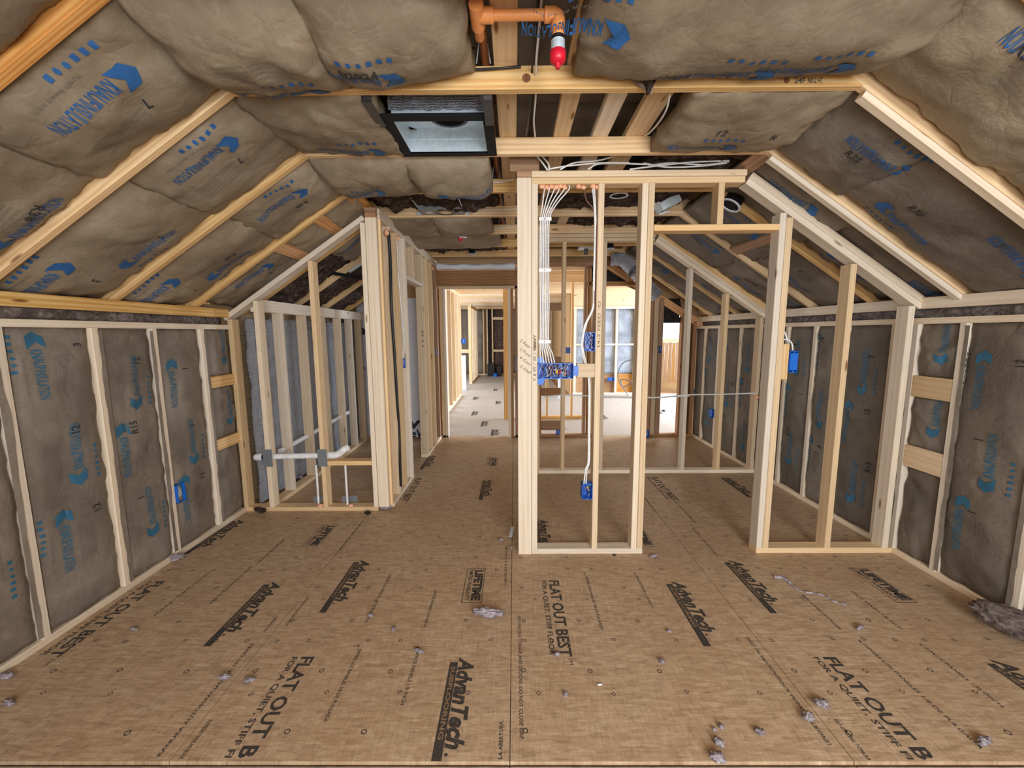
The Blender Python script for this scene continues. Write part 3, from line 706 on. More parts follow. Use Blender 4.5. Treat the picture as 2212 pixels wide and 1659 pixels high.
# ================================================================== LEFT CLOSET WALL (W2)
Y2 = 3.335; y2b = Y2+.089
zL2 = lambda x: zl(x)-.085
W2 = thing('stud_wall', 'left closet stud wall with a steep sloped top plate and low sill', 'stud wall', (-1.75,Y2,0))
abox(W2, 'bottom_plate', -2.315, -1.175, Y2, y2b, 0, PL, M['truss'])
abox(W2, 'stud', -2.330, -2.292, Y2, y2b, PL, zL2(-2.33), M['pine'])
abox(W2, 'stud', -2.110, -2.072, Y2, y2b, PL, zL2(-2.11), M['pale'])
abox(W2, 'stud', -1.645, -1.607, Y2, y2b, PL, zL2(-1.645), M['pine'])
abox(W2, 'stud', -1.212, -1.174, Y2, y2b, PL, zL2(-1.212), M['pale'])
abox(W2, 'sill', -1.605, -1.214, Y2, y2b, .405, .443, M['truss'])
for q in (0,):
    off = nrm_l*(-.019-.040*q)
    board(W2, 'sloped_top_plate', V((-1.172, Y2+.0445, zL2(-1.172)))+off, V((-2.345, Y2+.0445, zL2(-2.345)))+off, (0,1,0), .089, .038, M['pale'])
# side wall of the closet (W2b) running away along x = -1.08
xa, xb = -1.170, -1.062
W2b = thing('stud_wall', 'closet side wall receding beside the passage, with a narrow door opening', 'stud wall', (-1.11,4.4,0))
abox(W2b, 'corner_post', xa, xb-.02, Y2, Y2+.042, PL, 2.42, M['pale'])
abox(W2b, 'stud', xa, xb, Y2+.045, Y2+.085, PL, 2.42, M['truss'])
abox(W2b, 'corner_block', xa, xb-.02, Y2, Y2+.03, 2.421, 2.459, M['brown']); abox(W2b, 'corner_block', xa, xb-.02, Y2, Y2+.03, 2.461, 2.497, M['brown'])
for y, m in ((3.62,'pine'),(3.84,'pine'),(4.06,'pale'),(4.10,'pale'),(4.865,'pine'),(5.10,'pine'),(5.40,'pine'),(5.70,'brown')): abox(W2b, 'stud', xa+.018, xb, y, y+.038, PL, 2.42, M[m])
abox(W2b, 'bottom_plate', xa+.018, xb, Y2+.09, 4.14, 0, PL, M['pale']); abox(W2b, 'bottom_plate', xa+.018, xb, 4.865, 5.78, 0, PL, M['pale'])
abox(W2b, 'top_plate', xa+.018, xb, Y2+.034, 5.78, 2.421, 2.459, M['pale']); abox(W2b, 'top_plate', xa+.018, xb, Y2+.034, 5.78, 2.461, 2.497, M['pale'])
abox(W2b, 'door_header', xa+.018, xb, 4.14, 4.865, 2.05, 2.088, M['pale'])
abox(W2b, 'cripple_stud', xa+.018, xb, 4.45, 4.488, 2.088, 2.42, M['pine'])
note('26 4 3', (-1.10,1.55), 0, -1, .2, .03, 4.8635, W2b)
# closet knee wall behind (studs with wide faces), foil sheet behind it
W5 = thing('stud_wall', 'back closet knee wall of pale studs in front of silver foil', 'stud wall', (-2.15,4.6,0))
for y, m in ((3.72,'pale'),(4.13,'pine'),(4.55,'pine'),(4.96,'pine'),(5.30,'pale'),(5.62,'pine')): abox(W5, 'stud', -2.192, -2.103, y, y+.038, PL, 1.70, M[m])
abox(W5, 'bottom_plate', -2.195, -2.10, Y2+.10, 5.75, 0, PL, M['pine']); abox(W5, 'top_plate', -2.195, -2.10, Y2+.10, 5.75, 1.70, 1.80, M['pale'])
abox(W5, 'blocking', -2.192, -2.154, 3.46, 3.50, .95, 1.38, M['pine'])
mb = MB(); nu, nv = 200, 80
for j in range(nv+1):
    for i in range(nu+1):
        y = 3.43+2.36*i/nu; z = .03+1.62*j/nv
        mb.v.append((-2.245+.012*noise.fractal(V((y*7,z*5,1)),.8,2,4)+.011*noise.noise(V((y*24,z*7,5)))+.003*noise.noise(V((y*5,z*45,9))), y, z+ (.02*noise.noise(V((y*9,1,2))) if j == nv else 0)))
fs = [(j*(nu+1)+i, j*(nu+1)+i+1, (j+1)*(nu+1)+i+1, (j+1)*(nu+1)+i) for j in range(nv) for i in range(nu)]
n0 = len(mb.v); mb.v += [(q[0]-.008,q[1],q[2]) for q in mb.v]; mb.f = fs+[tuple(n0+i for i in reversed(f)) for f in fs]; mb.sm = [True]*len(mb.f)
tag(mb.build('foil_insulation', M['foil']), 'shiny silver foil insulation sheet behind the closet knee wall studs', 'foil sheet')
abox(struct('wall_outer'), 'wall_sheathing', -2.45, -2.43, 3.3, 5.95, 0, 1.85, M['deck'])
# white wrap panel at the end of the closet
WP = thing('wrap_panel', 'white wrapped panel with dark blue letters at the end of the closet', 'panel', (-1.65,5.77,0))
mb = MB(); mb.box(-2.20,-1.13,5.765,5.78,.02,2.0); mb.build('panel_sheet', M['panelwhite'], WP)
for t_, px, py, h, ink, L in (('ve',(882,925),None,.165,'navy',.34),('eW',(888,944),None,.11,'navy',.26),('no',(770,722),None,.12,'navy',.28),('o',(835,722),None,.12,'navy',.11),('AD',(775,800),None,.05,'redprint',.1),('P',(843,886),None,.07,'redprint',.06)):
    P = at(px[0], px[1], 1, 5.765); mb = MB(); put_text(mb, t_, lambda u, v: (P.x+u, 5.7635, P.z+v), L, h, .03, .12); mb.build('printed_letters', M[ink], WP)

# ================================================================== BACK STUD WALL (W3)
Y3 = 4.25; y3b = Y3+.089
W3 = thing('stud_wall', 'second stud wall beyond the center wall, with a white cable strung through it', 'stud wall', (1.5,Y3,0))
abox(W3, 'bottom_plate', .265, 2.576, Y3, y3b, 0, PL, M['pale'])
for x, m in ((.495,'pine'),(.905,'pine'),): abox(W3, 'stud', x, x+.038, Y3, y3b, PL, 2.42, M[m])
for x, m in ((1.785,'pale'),(2.165,'pine'),(2.53,'pine')): abox(W3, 'stud', x, x+.038, Y3, y3b, PL, zs(x+.038), M[m])
abox(W3, 'stud', .227, .265, Y3, y3b, 0, 2.42, M['pine'])
abox(W3, 'top_plate', .227, 1.42, Y3, y3b, 2.421, 2.459, M['pine']); abox(W3, 'top_plate', .227, 1.43, Y3, y3b, 2.461, 2.498, M['pine'])
for q in (0, 1):
    off = nrm_r*(-.019-.040*q)
    board(W3, 'sloped_top_plate', V((1.425, Y3+.0445, zs(1.425)))+off, V((2.576, Y3+.0445, zs(2.576)))+off, (0,1,0), .089, .038, M['pale'])

# ================================================================== FAR WALL OF THE ATTIC (W4) WITH DOORWAYS
Y4 = 5.80; y4b = Y4+.089
W4 = thing('stud_wall', 'far stud wall with the tall doorway leading to the bright hall', 'stud wall', (.3,Y4,0))
abox(W4, 'door_header', -1.06, .05, Y4, Y4+.038, 2.165, 2.375, M['brown'])
abox(W4, 'header_plate', -1.06, .05, Y4, y4b, 2.125, 2.163, M['pine'])
for x0, x1, m, z1 in ((-1.12,-1.06,'brown',2.42),(-1.042,-1.002,'pine',2.125),(-1.0,-.962,'pale',2.125),(-.088,-.05,'pale',2.125),(-.048,-.01,'brown',2.125),(.012,.05,'brown',2.42),(.26,.30,'brown',2.42),(.345,.385,'brown',2.40),(.69,.728,'pine',2.40),(.985,1.023,'brown',2.40),(1.045,1.083,'brown',2.40),(1.87,1.96,'brown',2.10),(1.965,2.03,'pine',2.03),(2.035,2.10,'brown',1.98),(2.36,2.40,'brown',1.78),(2.52,2.57,'brown',1.66)):
    abox(W4, 'stud', x0, x1, Y4, y4b, PL if x0 > .2 or x0 < -1.05 else 0, z1, M[m])
for x0, x1 in ((-1.12,-.965),(.012,1.29),(1.76,2.576)): abox(W4, 'bottom_plate', x0, x1, Y4, y4b, 0, PL, M['brown'])
for z0, z1 in ((1.82,1.93),(1.07,1.17),(.61,.72),(.10,.24)): abox(W4, 'blocking', .387, .688, Y4+.02, Y4+.058, z0, z1, M['brown'])
abox(W4, 'top_plate', .05, 1.42, Y4, y4b, 2.42, 2.49, M['brown'])
abox(W4, 'door_header', 1.02, 1.90, Y4, y4b, 2.155, 2.215, M['brown'])
abox(W4, 'cripple_stud', 1.56, 1.60, Y4, y4b, 2.215, 2.36, M['pine'])
abox(W4, 'trimmer', 1.085, 1.29, Y4+.03, y4b, 0, 2.15, M['truss'])
mb = MB(); mb.box(1.08, 1.95, Y4+.06, Y4+.085, 2.215, 2.42); mb.build('black_wool_fill', M['blackwool'], W4)
board(W4, 'end_rafter', (1.30, Y4+.02, 2.44), (2.66, Y4+.02, 2.44-SL*1.36+.06), (0,0,1), .10, .038, M['orange'])
o = wool(W4, (2.104, Y4+.09, 1.98), (1,0,0), (0,0,-1), (0,-1,0), .253, .34, .09, 9, M['blackwool'], 20, 24, 'hanging_wool')
o = wool(W4, (2.402, Y4+.09, 1.80), (1,0,0), (0,0,-1), (0,-1,0), .13, 1.75, .04, 12, M['blackwool'], 8, 40, 'black_wool_fill')
wall_gable = struct('wall_gable')
mb = MB(); pg = [(1.0,2.42),(2.66,1.70),(2.9,1.70),(2.9,2.6),(.13,3.6),(-2.75,2.6),(-2.75,1.9),(-1.1,2.47),(1.0,2.47)]
mb.v = [(x,5.91,z) for x,z in pg]+[(x,5.93,z) for x,z in pg]; n = len(pg)
mb.f = [tuple(range(n)), tuple(range(2*n-1,n-1,-1))]+[(i,(i+1)%n,n+(i+1)%n,n+i) for i in range(n)]; mb.sm = [False]*len(mb.f)
mb.build('gable_panel', M['deck'], wall_gable)
# gable fill above the closet end
mb = MB(); mb.box(-2.35,-1.13,5.79,5.83,0,2.45); wall_closet = struct('wall_closet'); mb.build('gable_sheathing', M['deck'], wall_closet)
mb = MB(); n = 24
for i in range(n+1):
    x = -1.09+1.11*i/n; w_ = .012*math.sin(i*.9)+.012*noise.noise(V((i*.4,1,1)))
    sag = .02*math.sin(math.pi*i/n)
    mb.v += [(x, Y4-.022+w_, 2.385+.010*math.sin(i*.5)), (x, Y4-.040+w_*1.5, 2.425), (x, Y4-.020-w_, 2.468-sag*.6), (x, Y4-.004, 2.468-sag*.6), (x, Y4-.004, 2.385)]
mb.f = [(5*i+a, 5*(i+1)+a, 5*(i+1)+(a+1)%5, 5*i+(a+1)%5) for i in range(n) for a in range(5)]; mb.sm = [True]*len(mb.f)
tag(mb.build('house_wrap', M['wrap']), 'strip of white house wrap tacked above the far doorway header', 'house wrap')

# ================================================================== FAR ROOMS
wall_far, wall_hall, wall_east, wall_west = struct('wall_far'), struct('wall_hall'), struct('wall_east'), struct('wall_west')
far_ceiling = struct('ceiling_far')
mb = MB(); mb.box(-4.3, 5.6, 5.95, 15.0, 2.62, 2.65); mb.build('ceiling_deck', M['pine'], far_ceiling)
y = 6.25
while y < 14.9:
    abox(far_ceiling, 'joist', -4.2, 5.5 if y < 10 else 1.4, y, y+.04, 2.43, 2.62, M['pine']); y += .5
# end wall of the hall
abox(wall_far, 'bottom_plate', -1.5, 1.4, 14.7, 14.79, 0, .04, M['pine']); abox(wall_far, 'top_plate', -4.2, 1.4, 14.7, 14.79, 2.36, 2.43, M['pine'])
for x in (-2.0,-1.42,-1.12,-.99,-.80,-.30,.15,.75,1.3): abox(wall_far, 'stud', x, x+.05, 14.7, 14.79, .04, 2.36, M['pine'])
for z0, z1 in ((1.98,2.07),(.84,.92)): abox(wall_far, 'blocking', -.75, -.30, 14.69, 14.74, z0, z1, M['pine'])
for x0, x1, m in ((-4.2,-1.4,'kraftdark'),(-1.37,-1.13,'kraftdark'),(-.94,-.82,'blackwool'),(-.74,-.32,'wool'),(-.24,.14,'kraftdark'),(.21,.73,'kraftdark')):
    if m in ('wool','blackwool'): wool(wall_far, (x0,14.78,.05), (1,0,0), (0,0,1), (0,-1,0), x1-x0, 2.3, .05, x0, M[m], 8, 24)
    else: batt(wall_far, (x0,14.78,.05), (1,0,0), (0,0,1), (0,-1,0), x1-x0, 2.3, .05, int(x0*9), M[m], [], 'insulation_batt', 8, 20)
mb = MB(); mb.box(-4.3, 1.5, 14.83, 14.88, 0, 2.65); mb.build('wall_sheathing', M['deck'], wall_far)
# hall partitions on the left
H1 = thing('stud_wall', 'near hall stud wall seen through the far doorway on its left side', 'stud wall', (-1.3,6.9,0))
abox(H1, 'bottom_plate', -1.36, -1.27, 6.1, 9.8, 0, .04, M['pale']); abox(H1, 'top_plate', -1.36, -1.27, 6.1, 9.8, 2.36, 2.43, M['pine'])
for y in (6.3,6.8,7.3,7.8,8.3,8.8,9.3,9.76): abox(H1, 'stud', -1.36, -1.27, y, y+.04, .04, 2.36, M['pine'])
H2 = thing('stud_wall', 'farther hall stud wall standing left of the hall, beyond the white sheet', 'stud wall', (-1.3,13,0))
abox(H2, 'bottom_plate', -1.36, -1.27, 12.2, 14.6, 0, .04, M['pale']); abox(H2, 'top_plate', -1.36, -1.27, 12.2, 14.6, 2.26, 2.34, M['pine'])
for y in (12.2,12.25,12.7,13.2,13.7,14.2): abox(H2, 'stud', -1.36, -1.27, y, y+.045, .04, 2.26, M['pine'])
abox(H2, 'blocking', -1.95, -1.365, 12.2, 12.24, .92, 1.03, M['pine']); abox(H2, 'stud', -1.62, -1.57, 12.2, 12.29, 1.03, 2.26, M['pine'])
H3 = thing('stud_wall', 'brown post and short wall at the right side of the hall', 'stud wall', (-.15,7.1,0))
abox(H3, 'stud', -.185, -.095, 7.05, 7.09, 0, 2.36, M['truss']); abox(H3, 'stud', -.075, -.035, 7.05, 7.14, 0, 2.36, M['pine'])
abox(H3, 'top_plate', -.185, 1.3, 7.05, 7.14, 2.36, 2.42, M['truss']); abox(H3, 'bottom_plate', .02, 1.28, 7.05, 7.14, 0, .05, M['truss'])
for x in (.55,.98,1.24): abox(H3, 'stud', x, x+.04, 7.05, 7.14, .05, 2.36, M['truss'])
mb = MB(); mb.box(-1.50,-1.30,10.9,10.92,.0,.92); tag(mb.build('leaning_sheet', M['panelwhite']), 'white sheet standing against the hall framing beyond the doorway', 'sheet')
# bright room on the right
abox(wall_far, 'bottom_plate', 1.4, 3.55, 9.9, 9.99, 0, .04, M['pale']); abox(wall_far, 'top_plate', 1.4, 5.5, 9.9, 9.99, 2.07, 2.13, M['pale'])
mb = MB(); mb.box(1.4, 5.5, 9.93, 9.97, 2.13, 2.65); mb.build('gable_panel', M['pine'], wall_far)
for x in (1.45,1.9,2.02,2.45,2.90,3.05,3.50,4.20,4.5,4.9): abox(wall_far, 'stud', x, x+.045, 9.9, 9.99, .04, 2.07, M['pale'])
for x0, x1 in ((1.5,1.9),(2.07,2.45),(2.5,2.9),(3.1,3.5)):
    abox(wall_far, 'blocking', x0-.02, x1+.02, 9.9, 9.94, 1.20, 1.24, M['pale'])
    batt(wall_far, (x0,9.99,.5), (1,0,0), (0,0,1), (0,-1,0), x1-x0, 1.57, .03, int(x0*7), M['kraft_daylit'], [('grey',.06,.4,0,1),('grey',.05,1.0,0,1)], 'insulation_batt', 8, 16)
    mb = MB(); mb.box(x0, x1, 9.97, 9.99, .04, .5); mb.build('wall_sheathing', M['fence'], wall_far)
mb = MB(); mb.box(1.35, 3.55, 10.02, 10.06, 0, 2.65); mb.build('wall_sheathing', M['deck'], wall_far)
mb = MB(); mb.box(4.25, 5.6, 10.02, 10.06, 0, 2.65); mb.build('wall_sheathing', M['deck'], wall_far)
mb = MB(); mb.box(1.36, 1.42, 10.0, 14.9, 0, 2.65); mb.build('wall_sheathing', M['deck'], wall_hall)
# east wall with a wide window opening, west wall likewise
for y0, y1, z0, z1 in ((5.95,6.6,0,2.65),(9.6,10.05,0,2.65),(6.6,9.6,0,.35),(6.6,9.6,2.3,2.65)): mb = MB(); mb.box(5.5,5.58,y0,y1,z0,z1); mb.build('wall_sheathing', M['deck'], wall_east)
for y0, y1, z0, z1 in ((5.95,8.0,0,2.65),(11.8,14.9,0,2.65),(8.0,11.8,0,.7),(8.0,11.8,2.3,2.65)): mb = MB(); mb.box(-4.28,-4.2,y0,y1,z0,z1); mb.build('wall_sheathing', M['deck'], wall_west)
mb = MB(); mb.box(-4.28,-1.16,5.88,5.94,0,2.65); mb.build('wall_sheathing', M['deck'], wall_west)
mb = MB(); mb.box(2.62,5.58,5.88,5.94,0,2.65); mb.build('wall_sheathing', M['deck'], wall_east)
# outside: ground and the wooden fence
G = MB(); G.box(-8, 14, 15.2, 40, -.40, -.35); G.box(1.5, 14, 10.1, 15.2, -.40, -.35)
tag(G.build('ground', M['ground']), kind='structure')
FN = thing('wooden_fence', 'brown board fence outside, seen through the bright far opening', 'fence', (5,12.9,-.35))
for i in range(26):
    x = 3.6+.115*i; abox(FN, 'fence_board', x, x+.105, 12.9, 12.92, -.33, 1.18+.01*math.sin(i*3.1), M['fence'])
abox(FN, 'cap_rail', 3.55, 6.65, 12.86, 12.93, 1.19, 1.29, M['truss'])

# ================================================================== LONG BOARDS OVER THE TIE BEAMS
bl = ('first long board from the left over the tie beams, running straight back beside the orange pipe','second long board from the left over the tie beams, above the corner of the center wall',
      'third long board from the left over the tie beams, with stained wane on its face','rightmost long board over the tie beams, beside a dangling white cable')
for i, (x0, x1, ye) in enumerate(((-.076,.018,5.6),(.224,.310,4.3),(.437,.525,4.3),(.62,.735,4.9))):
    mbp = thing('ceiling_board', bl[i], 'board', ((x0+x1)/2, 1.0, 2.592), 'long boards laid over the tie beams')
    abox(mbp, 'plank', x0, x1, 1.0, ye, 2.5905, 2.6285, M['pale' if i == 2 else 'pine'])
tk = thing('blocking_board', 'short brown block nailed above the center wall corner under the tie beam', 'board', (.07,2.58,2.44))
abox(tk, 'block', -.02, .16, 2.655, 2.693, 2.503, 2.585, M['brown'])
for P, Q, l_ in (((1590,338,2.50),(1660,350,2.5),'x'),): pass
for side, k_, s0, lbl in ((-1,2,.30,'short orange block between rafters above the closet sloped plate'),(-1,2,.66,'pale block between rafters low on the left slope, by the closet corner'),(1,1,.0,'brown block beside the tie beam at the right ceiling corner'),(1,2,.56,'tan block between right rafters behind the sloped plate'),(-1,2,.0,'orange block at the top of the closet wall between rafters')):
    c_ = 1/math.sqrt(1+SL*SL); f = (V((-c_,0,-SL*c_)) if side < 0 else V((c_,0,-SL*c_))); O = V((XCL if side < 0 else XCR, T(k_)+.04, ZC))+f*s0-(nrm_l if side < 0 else nrm_r)*.02
    b = thing('rafter_block', lbl, 'block', O); board(b, 'block', O, O+V((0,.568,0)), f, .089, .038, M['orange' if side < 0 else 'brown'])

# ================================================================== SERVICES
def pipe_mb(pts, r, n=14): mb = MB(); mb.tube(pts, r, n); return mb
# orange sprinkler line with tee, crossover, elbow, drop and red test cap
zp = 2.682
SP = thing('sprinkler_pipe', 'long orange sprinkler pipe with a crossover and a red capped drop near the camera', 'pipe', (-.115,1.5,zp))
px_ = -.118
pipe_mb([(px_,1.0,zp),(px_,5.75,zp)], .0165).build('main_pipe', M['orangepipe'], SP)
yt = 1.50; zc = 2.563
mb = MB(); mb.tube([(px_,yt,zp-.02),(px_,yt,zc+.0)], .0165, 14); mb.tube([(px_,yt-.045,zc),(px_,yt+.10,zc),(px_,yt+.20,zp-.03),(px_,yt+.24,zp-.015)], .0165, 14); mb.build('riser', M['orangepipe'], SP)
mb = MB(); mb.tube([(px_,yt-.05,zc),(px_,yt+.05,zc)], .0235, 16); mb.tube([(px_,yt,zc),(px_+.055,yt,zc)], .0235, 16); mb.build('tee', M['orangepipe'], SP)
xd = .152
pipe_mb([(px_+.05,yt,zc),(xd-.02,yt,zc)], .0165).build('cross_pipe', M['orangepipe'], SP)
mb = MB(); mb.tube([(xd-.045,yt,zc),(xd-.012,yt,zc),(xd-.003,yt,zc-.006),(xd,yt,zc-.016),(xd,yt,zc-.05)], .0235, 16); mb.build('elbow', M['orangepipe'], SP)
pipe_mb([(xd,yt,zc-.045),(xd,yt,2.487)], .0195).build('drop_pipe', M['orangepipe'], SP)
mb = MB(); mb.tube([(xd,yt,2.497),(xd,yt,2.480)], .0205, 16); mb.build('black_tape', M['black'], SP)
mb = MB(); z = 2.482; pts = []; rr = []
while z > 2.446: pts += [(xd,yt,z),(xd,yt,z-.002)]; rr += [.0235,.0215]; z -= .004
mb.tube(pts, rr, 18); mb.build('threaded_nipple', M['steel'], SP)
mb = MB(); mb.tube([(xd,yt,2.452),(xd,yt,2.449),(xd,yt,2.423),(xd,yt,2.416),(xd,yt,2.412)], [.024,.0275,.0265,.022,.012], 20)
mb.tube([(xd,yt,2.415),(xd,yt,2.398)], [.011,.008], 10)
for a in range(2):
    ca, sa = math.cos(a*math.pi/2+.4)*.016, math.sin(a*math.pi/2+.4)*.016
    mb.tube([(xd-ca,yt-sa,2.415),(xd+ca,yt+sa,2.415)], .004, 6)
mb.build('test_cap', M['red'], SP)
for k_ in (0,2,3,4):
    y = T(k_)-.012; mb = MB()
    mb.tube([(px_-.028,y,2.59),(px_-.021,y,2.64),(px_-.012,y,zp+.016),(px_+.012,y,zp+.016),(px_+.021,y,2.64),(px_+.028,y,2.59)], .003, 6); mb.build('pipe_strap', M['steel'], SP)
P = at(995,512,1,T(4)-.10)
S2 = thing('fire_sprinkler', 'small sprinkler drop with a dark red cap by a far tie beam', 'sprinkler', P)
mb = MB(); mb.tube([P+V((0,0,.12)),P+V((0,0,.015))], .014, 12); mb.build('drop_pipe', M['orangepipe'], S2)
mb = MB(); mb.tube([P+V((0,0,.02)),P+V((0,0,-.012))], .019, 14); mb.tube([P,P+V((.06,0,-.004))], .007, 8); mb.build('metal_body', M['steel'], S2)
mb = MB(); mb.tube([P+V((0,0,-.008)),P+V((0,0,-.032)),P+V((0,0,-.042))], [.021,.019,.009], 14); mb.build('test_cap', M['red'], S2)

# duct box: black flange, galvanised box open downward, crinkled foil collar
DB = thing('duct_box', 'open galvanised air duct box with a black flange hung between tie beams', 'duct box', (-.35,2.2,2.5))
fx0, fx1, fy0, fy1 = -.612, -.090, 1.975, 2.405; ix0, ix1, iy0, iy1 = -.560, -.140, 2.025, 2.372
zf = 2.494
mb = MB()
for q in ((fx0,fx1,fy0,iy0),(fx0,fx1,iy1,fy1),(fx0,ix0,iy0,iy1),(ix1,fx1,iy0,iy1)): mb.box(*q, zf-.006, zf+.006)
mb.build('flange', M['blackmetal'], DB)
mb = MB(); zt = 2.615; th = .003
mb.box(ix0-th,ix0,iy0-th,iy1+th,zf,zt); mb.box(ix1,ix1+th,iy0-th,iy1+th,zf,zt); mb.box(ix0,ix1,iy1,iy1+th,zf,zt)
mb.box(ix0,ix1,iy0-th,iy0,zf,zt)
# top with a round collar hole
cx, cy, rc = -.33, 2.245, .100; n = 32
ov = [(cx+rc*math.cos(2*math.pi*i/n), cy+rc*math.sin(2*math.pi*i/n), zt) for i in range(n)]
sq = []
for i in range(n):
    a = 2*math.pi*i/n; c_, s_ = math.cos(a), math.sin(a); t_ = min(((ix1-cx) if c_ > 0 else (cx-ix0))/max(abs(c_),1e-6), ((iy1-cy) if s_ > 0 else (cy-iy0))/max(abs(s_),1e-6)); sq.append((cx+c_*t_, cy+s_*t_, zt))
mb.add(ov+sq, [(i,(i+1)%n,n+(i+1)%n,n+i) for i in range(n)])
mb.box(ix0,ix1,iy1-.004,iy1,zf+.070,zf+.073)
mb.build('sheet_metal_box', M['steel'], DB)
mb = MB(); mb.ring((cx,cy,zt-.004), (0,0,1), rc-.012, rc+.004, .09, 32); mb.box(cx-.13,cx+.13,cy-.13,cy+.13,zt+.085,zt+.09); mb.build('round_collar', M['darksteel'], DB)
mb = MB(); nn = 40
for i in range(nn+1):
    x = ix0-.012+(ix1-ix0+.024)*i/nn
    for j in range(7):
        z = 2.530+.10*j/6; mb.v.append((x, iy0-.018-.016*abs(noise.noise(V((x*34,z*9,1))))-.012*noise.noise(V((x*70,z*40,3))), z+.014*noise.noise(V((x*30,3,j)))))
mb.f = [(i*7+j,(i+1)*7+j,(i+1)*7+j+1,i*7+j+1) for i in range(nn) for j in range(6)]; mb.sm = [False]*len(mb.f)
mb.build('foil_wrap', M['foil'], DB)
for x0, lean in ((-.635,.0),(-.128,0)):
    mb = MB(); mb.box(x0, x0+.04, 1.842, 1.846, 2.48, 2.60); mb.box(x0, x0+.04, 1.842, 2.05, 2.478, 2.482); mb.box(x0+.002,x0+.005,1.842,2.03,2.482,2.54); mb.build('hanger_strap', M['darksteel'], DB)

# recessed light plates and cans
def plate(px, py, lbl, w=.36, d=.20):
    c_ = at(px, py, 2, 2.515); t = thing('recessed_light_plate', lbl, 'light plate', c_)
    mb = MB(); n = 28; r = .068; cx, cy, z = c_.x+.03, c_.y, 2.515
    ov = [(cx+r*math.cos(2*math.pi*i/n), cy+r*math.sin(2*math.pi*i/n), z) for i in range(n)]; sq = []
    X0, X1, Y0, Y1_ = c_.x-w/2, c_.x+w/2, cy-d/2, cy+d/2
    for i in range(n):
        a = 2*math.pi*i/n; ca, sa = math.cos(a), math.sin(a); t_ = min(((X1-cx) if ca > 0 else (cx-X0))/max(abs(ca),1e-6), ((Y1_-cy) if sa > 0 else (cy-Y0))/max(abs(sa),1e-6)); sq.append((cx+ca*t_, cy+sa*t_, z))
    up = [(a,b,c2+.003) for a,b,c2 in ov+sq]
    mb.add(ov+sq+up, [(n+i,n+(i+1)%n,(i+1)%n,i) for i in range(n)]+[(2*n+i,2*n+(i+1)%n,3*n+(i+1)%n,3*n+i) for i in range(n)]+[(i,(i+1)%n,2*n+(i+1)%n,2*n+i) for i in range(n)])
    mb.box(X0, X1, Y0-.002, Y0, z, z+.03); mb.build('plate', M['greysteel'], t)
    mb = MB(); mb.ring((cx,cy,z-.002),(0,0,1),r-.004,r+.004,.006,28); mb.ring((cx,cy,z-.001),(0,0,1),r+.014,r+.018,.002,28); mb.build('rim', M['darksteel'], t)
    mb = MB(); mb.box(X0+.05,X0+.10,cy-.03,cy+.03,z-.0012,z-.0004); mb.build('paper_label', M['wrap'], t)
    mb = MB()
    for sx in (X0-.045, X1+.005): mb.box(sx, sx+.04, Y1_-.05, Y1_-.01, z-.004, z+.02)
    mb.build('side_clips', M['steel'], t)['kind'] = 'stuff'
    for xh in (X0, X1):
        mb = MB(); mb.box(xh-.003,xh+.003,Y0-.22,Y1_+.05,z+.012,z+.022); mb.build('bar_hanger', M['steel'], t)
    mb = MB(); mb.tube([(cx-.05,cy-.01,z+.03),(cx+.05,cy+.01,z+.03)], .012, 10); mb.build('yellow_label', M['yellow'], t)
plate(955, 459, 'grey metal recessed light plate with a round hole, in the wool left of the post')
plate(1010, 528, 'dim far recessed light plate with a round hole, under the far tie beams', .30, .16)
def can(px, py, z, lbl, r=.07, nrm=(0,0,-1), ax=2):
    c_ = at(px, py, 2, z); nn = V(nrm).normalized(); t = thing('can_light', lbl, 'can light', c_)
    mb = MB(); mb.ring(c_, nn, r*.80, r, .006, 28); mb.build('trim_ring', M['wrap'], t)
    mb = MB(); mb.tube([c_-nn*.0, c_-nn*.10, c_-nn*.12], [r*.82, r*.82, r*.5], 24); mb.build('housing', M['blackmetal'], t)
can(1337, 422, 2.53, 'black can light with a white ring in the wool right of the center stud')
can(1578, 443, 2.395, 'black can light with a white ring on the right slope behind the door header', .075, nrm_r)
can(728, 562, 2.24, 'shiny black can light with a white ring in the wool above the closet', .075, nrm_l)
can(1020, 548, 2.50, 'far black can light below the second recessed plate', .05)
can(1318, 537, 2.44, 'small black can light beneath the far wall top plates', .045)
P = at(755, 590, 1, 4.1); mb = MB(); d = V((.45,.1,.30)); mb.tube([P-d*.3,P-d*.29], .03, 12); mb.box(P.x-.12,P.x+.02,P.y-.02,P.y+.02,P.z-.02,P.z+.012)
tb = thing('fan_frame', 'black and steel frame tucked in the wool above the closet, near the corner post', 'vent frame', P)
b_ = board(tb, 'black_rail', P+V((-.16,0,.0)), P+V((.12,0,-.05)), (0,1,0), .05, .03, M['blackmetal']); b_ = board(tb, 'steel_rail', P+V((-.02,.05,.02)), P+V((.22,.05,.17)), (0,1,0), .05, .012, M['steel'])
P = at(1440, 438, 1, 3.35); t = thing('metal_duct', 'bright sheet metal duct piece with white flaps behind the center wall top plate', 'duct', P)
board(t, 'metal_box', P+V((-.07,0,-.03)), P+V((.07,0,.04)), (0,1,0), .14, .10, M['steel'])
board(t, 'white_flap', P+V((.08,0,.09)), P+V((.14,0,.12)), (0,1,0), .05, .008, M['wrap']); board(t, 'white_flap', P+V((-.06,0,.10)), P+V((-.01,0,.115)), (0,1,0), .05, .008, M['wrap']); board(t, 'white_flap', P+V((-.06,0,-.09)), P+V((.02,0,-.07)), (0,1,0), .04, .008, M['wrap'])
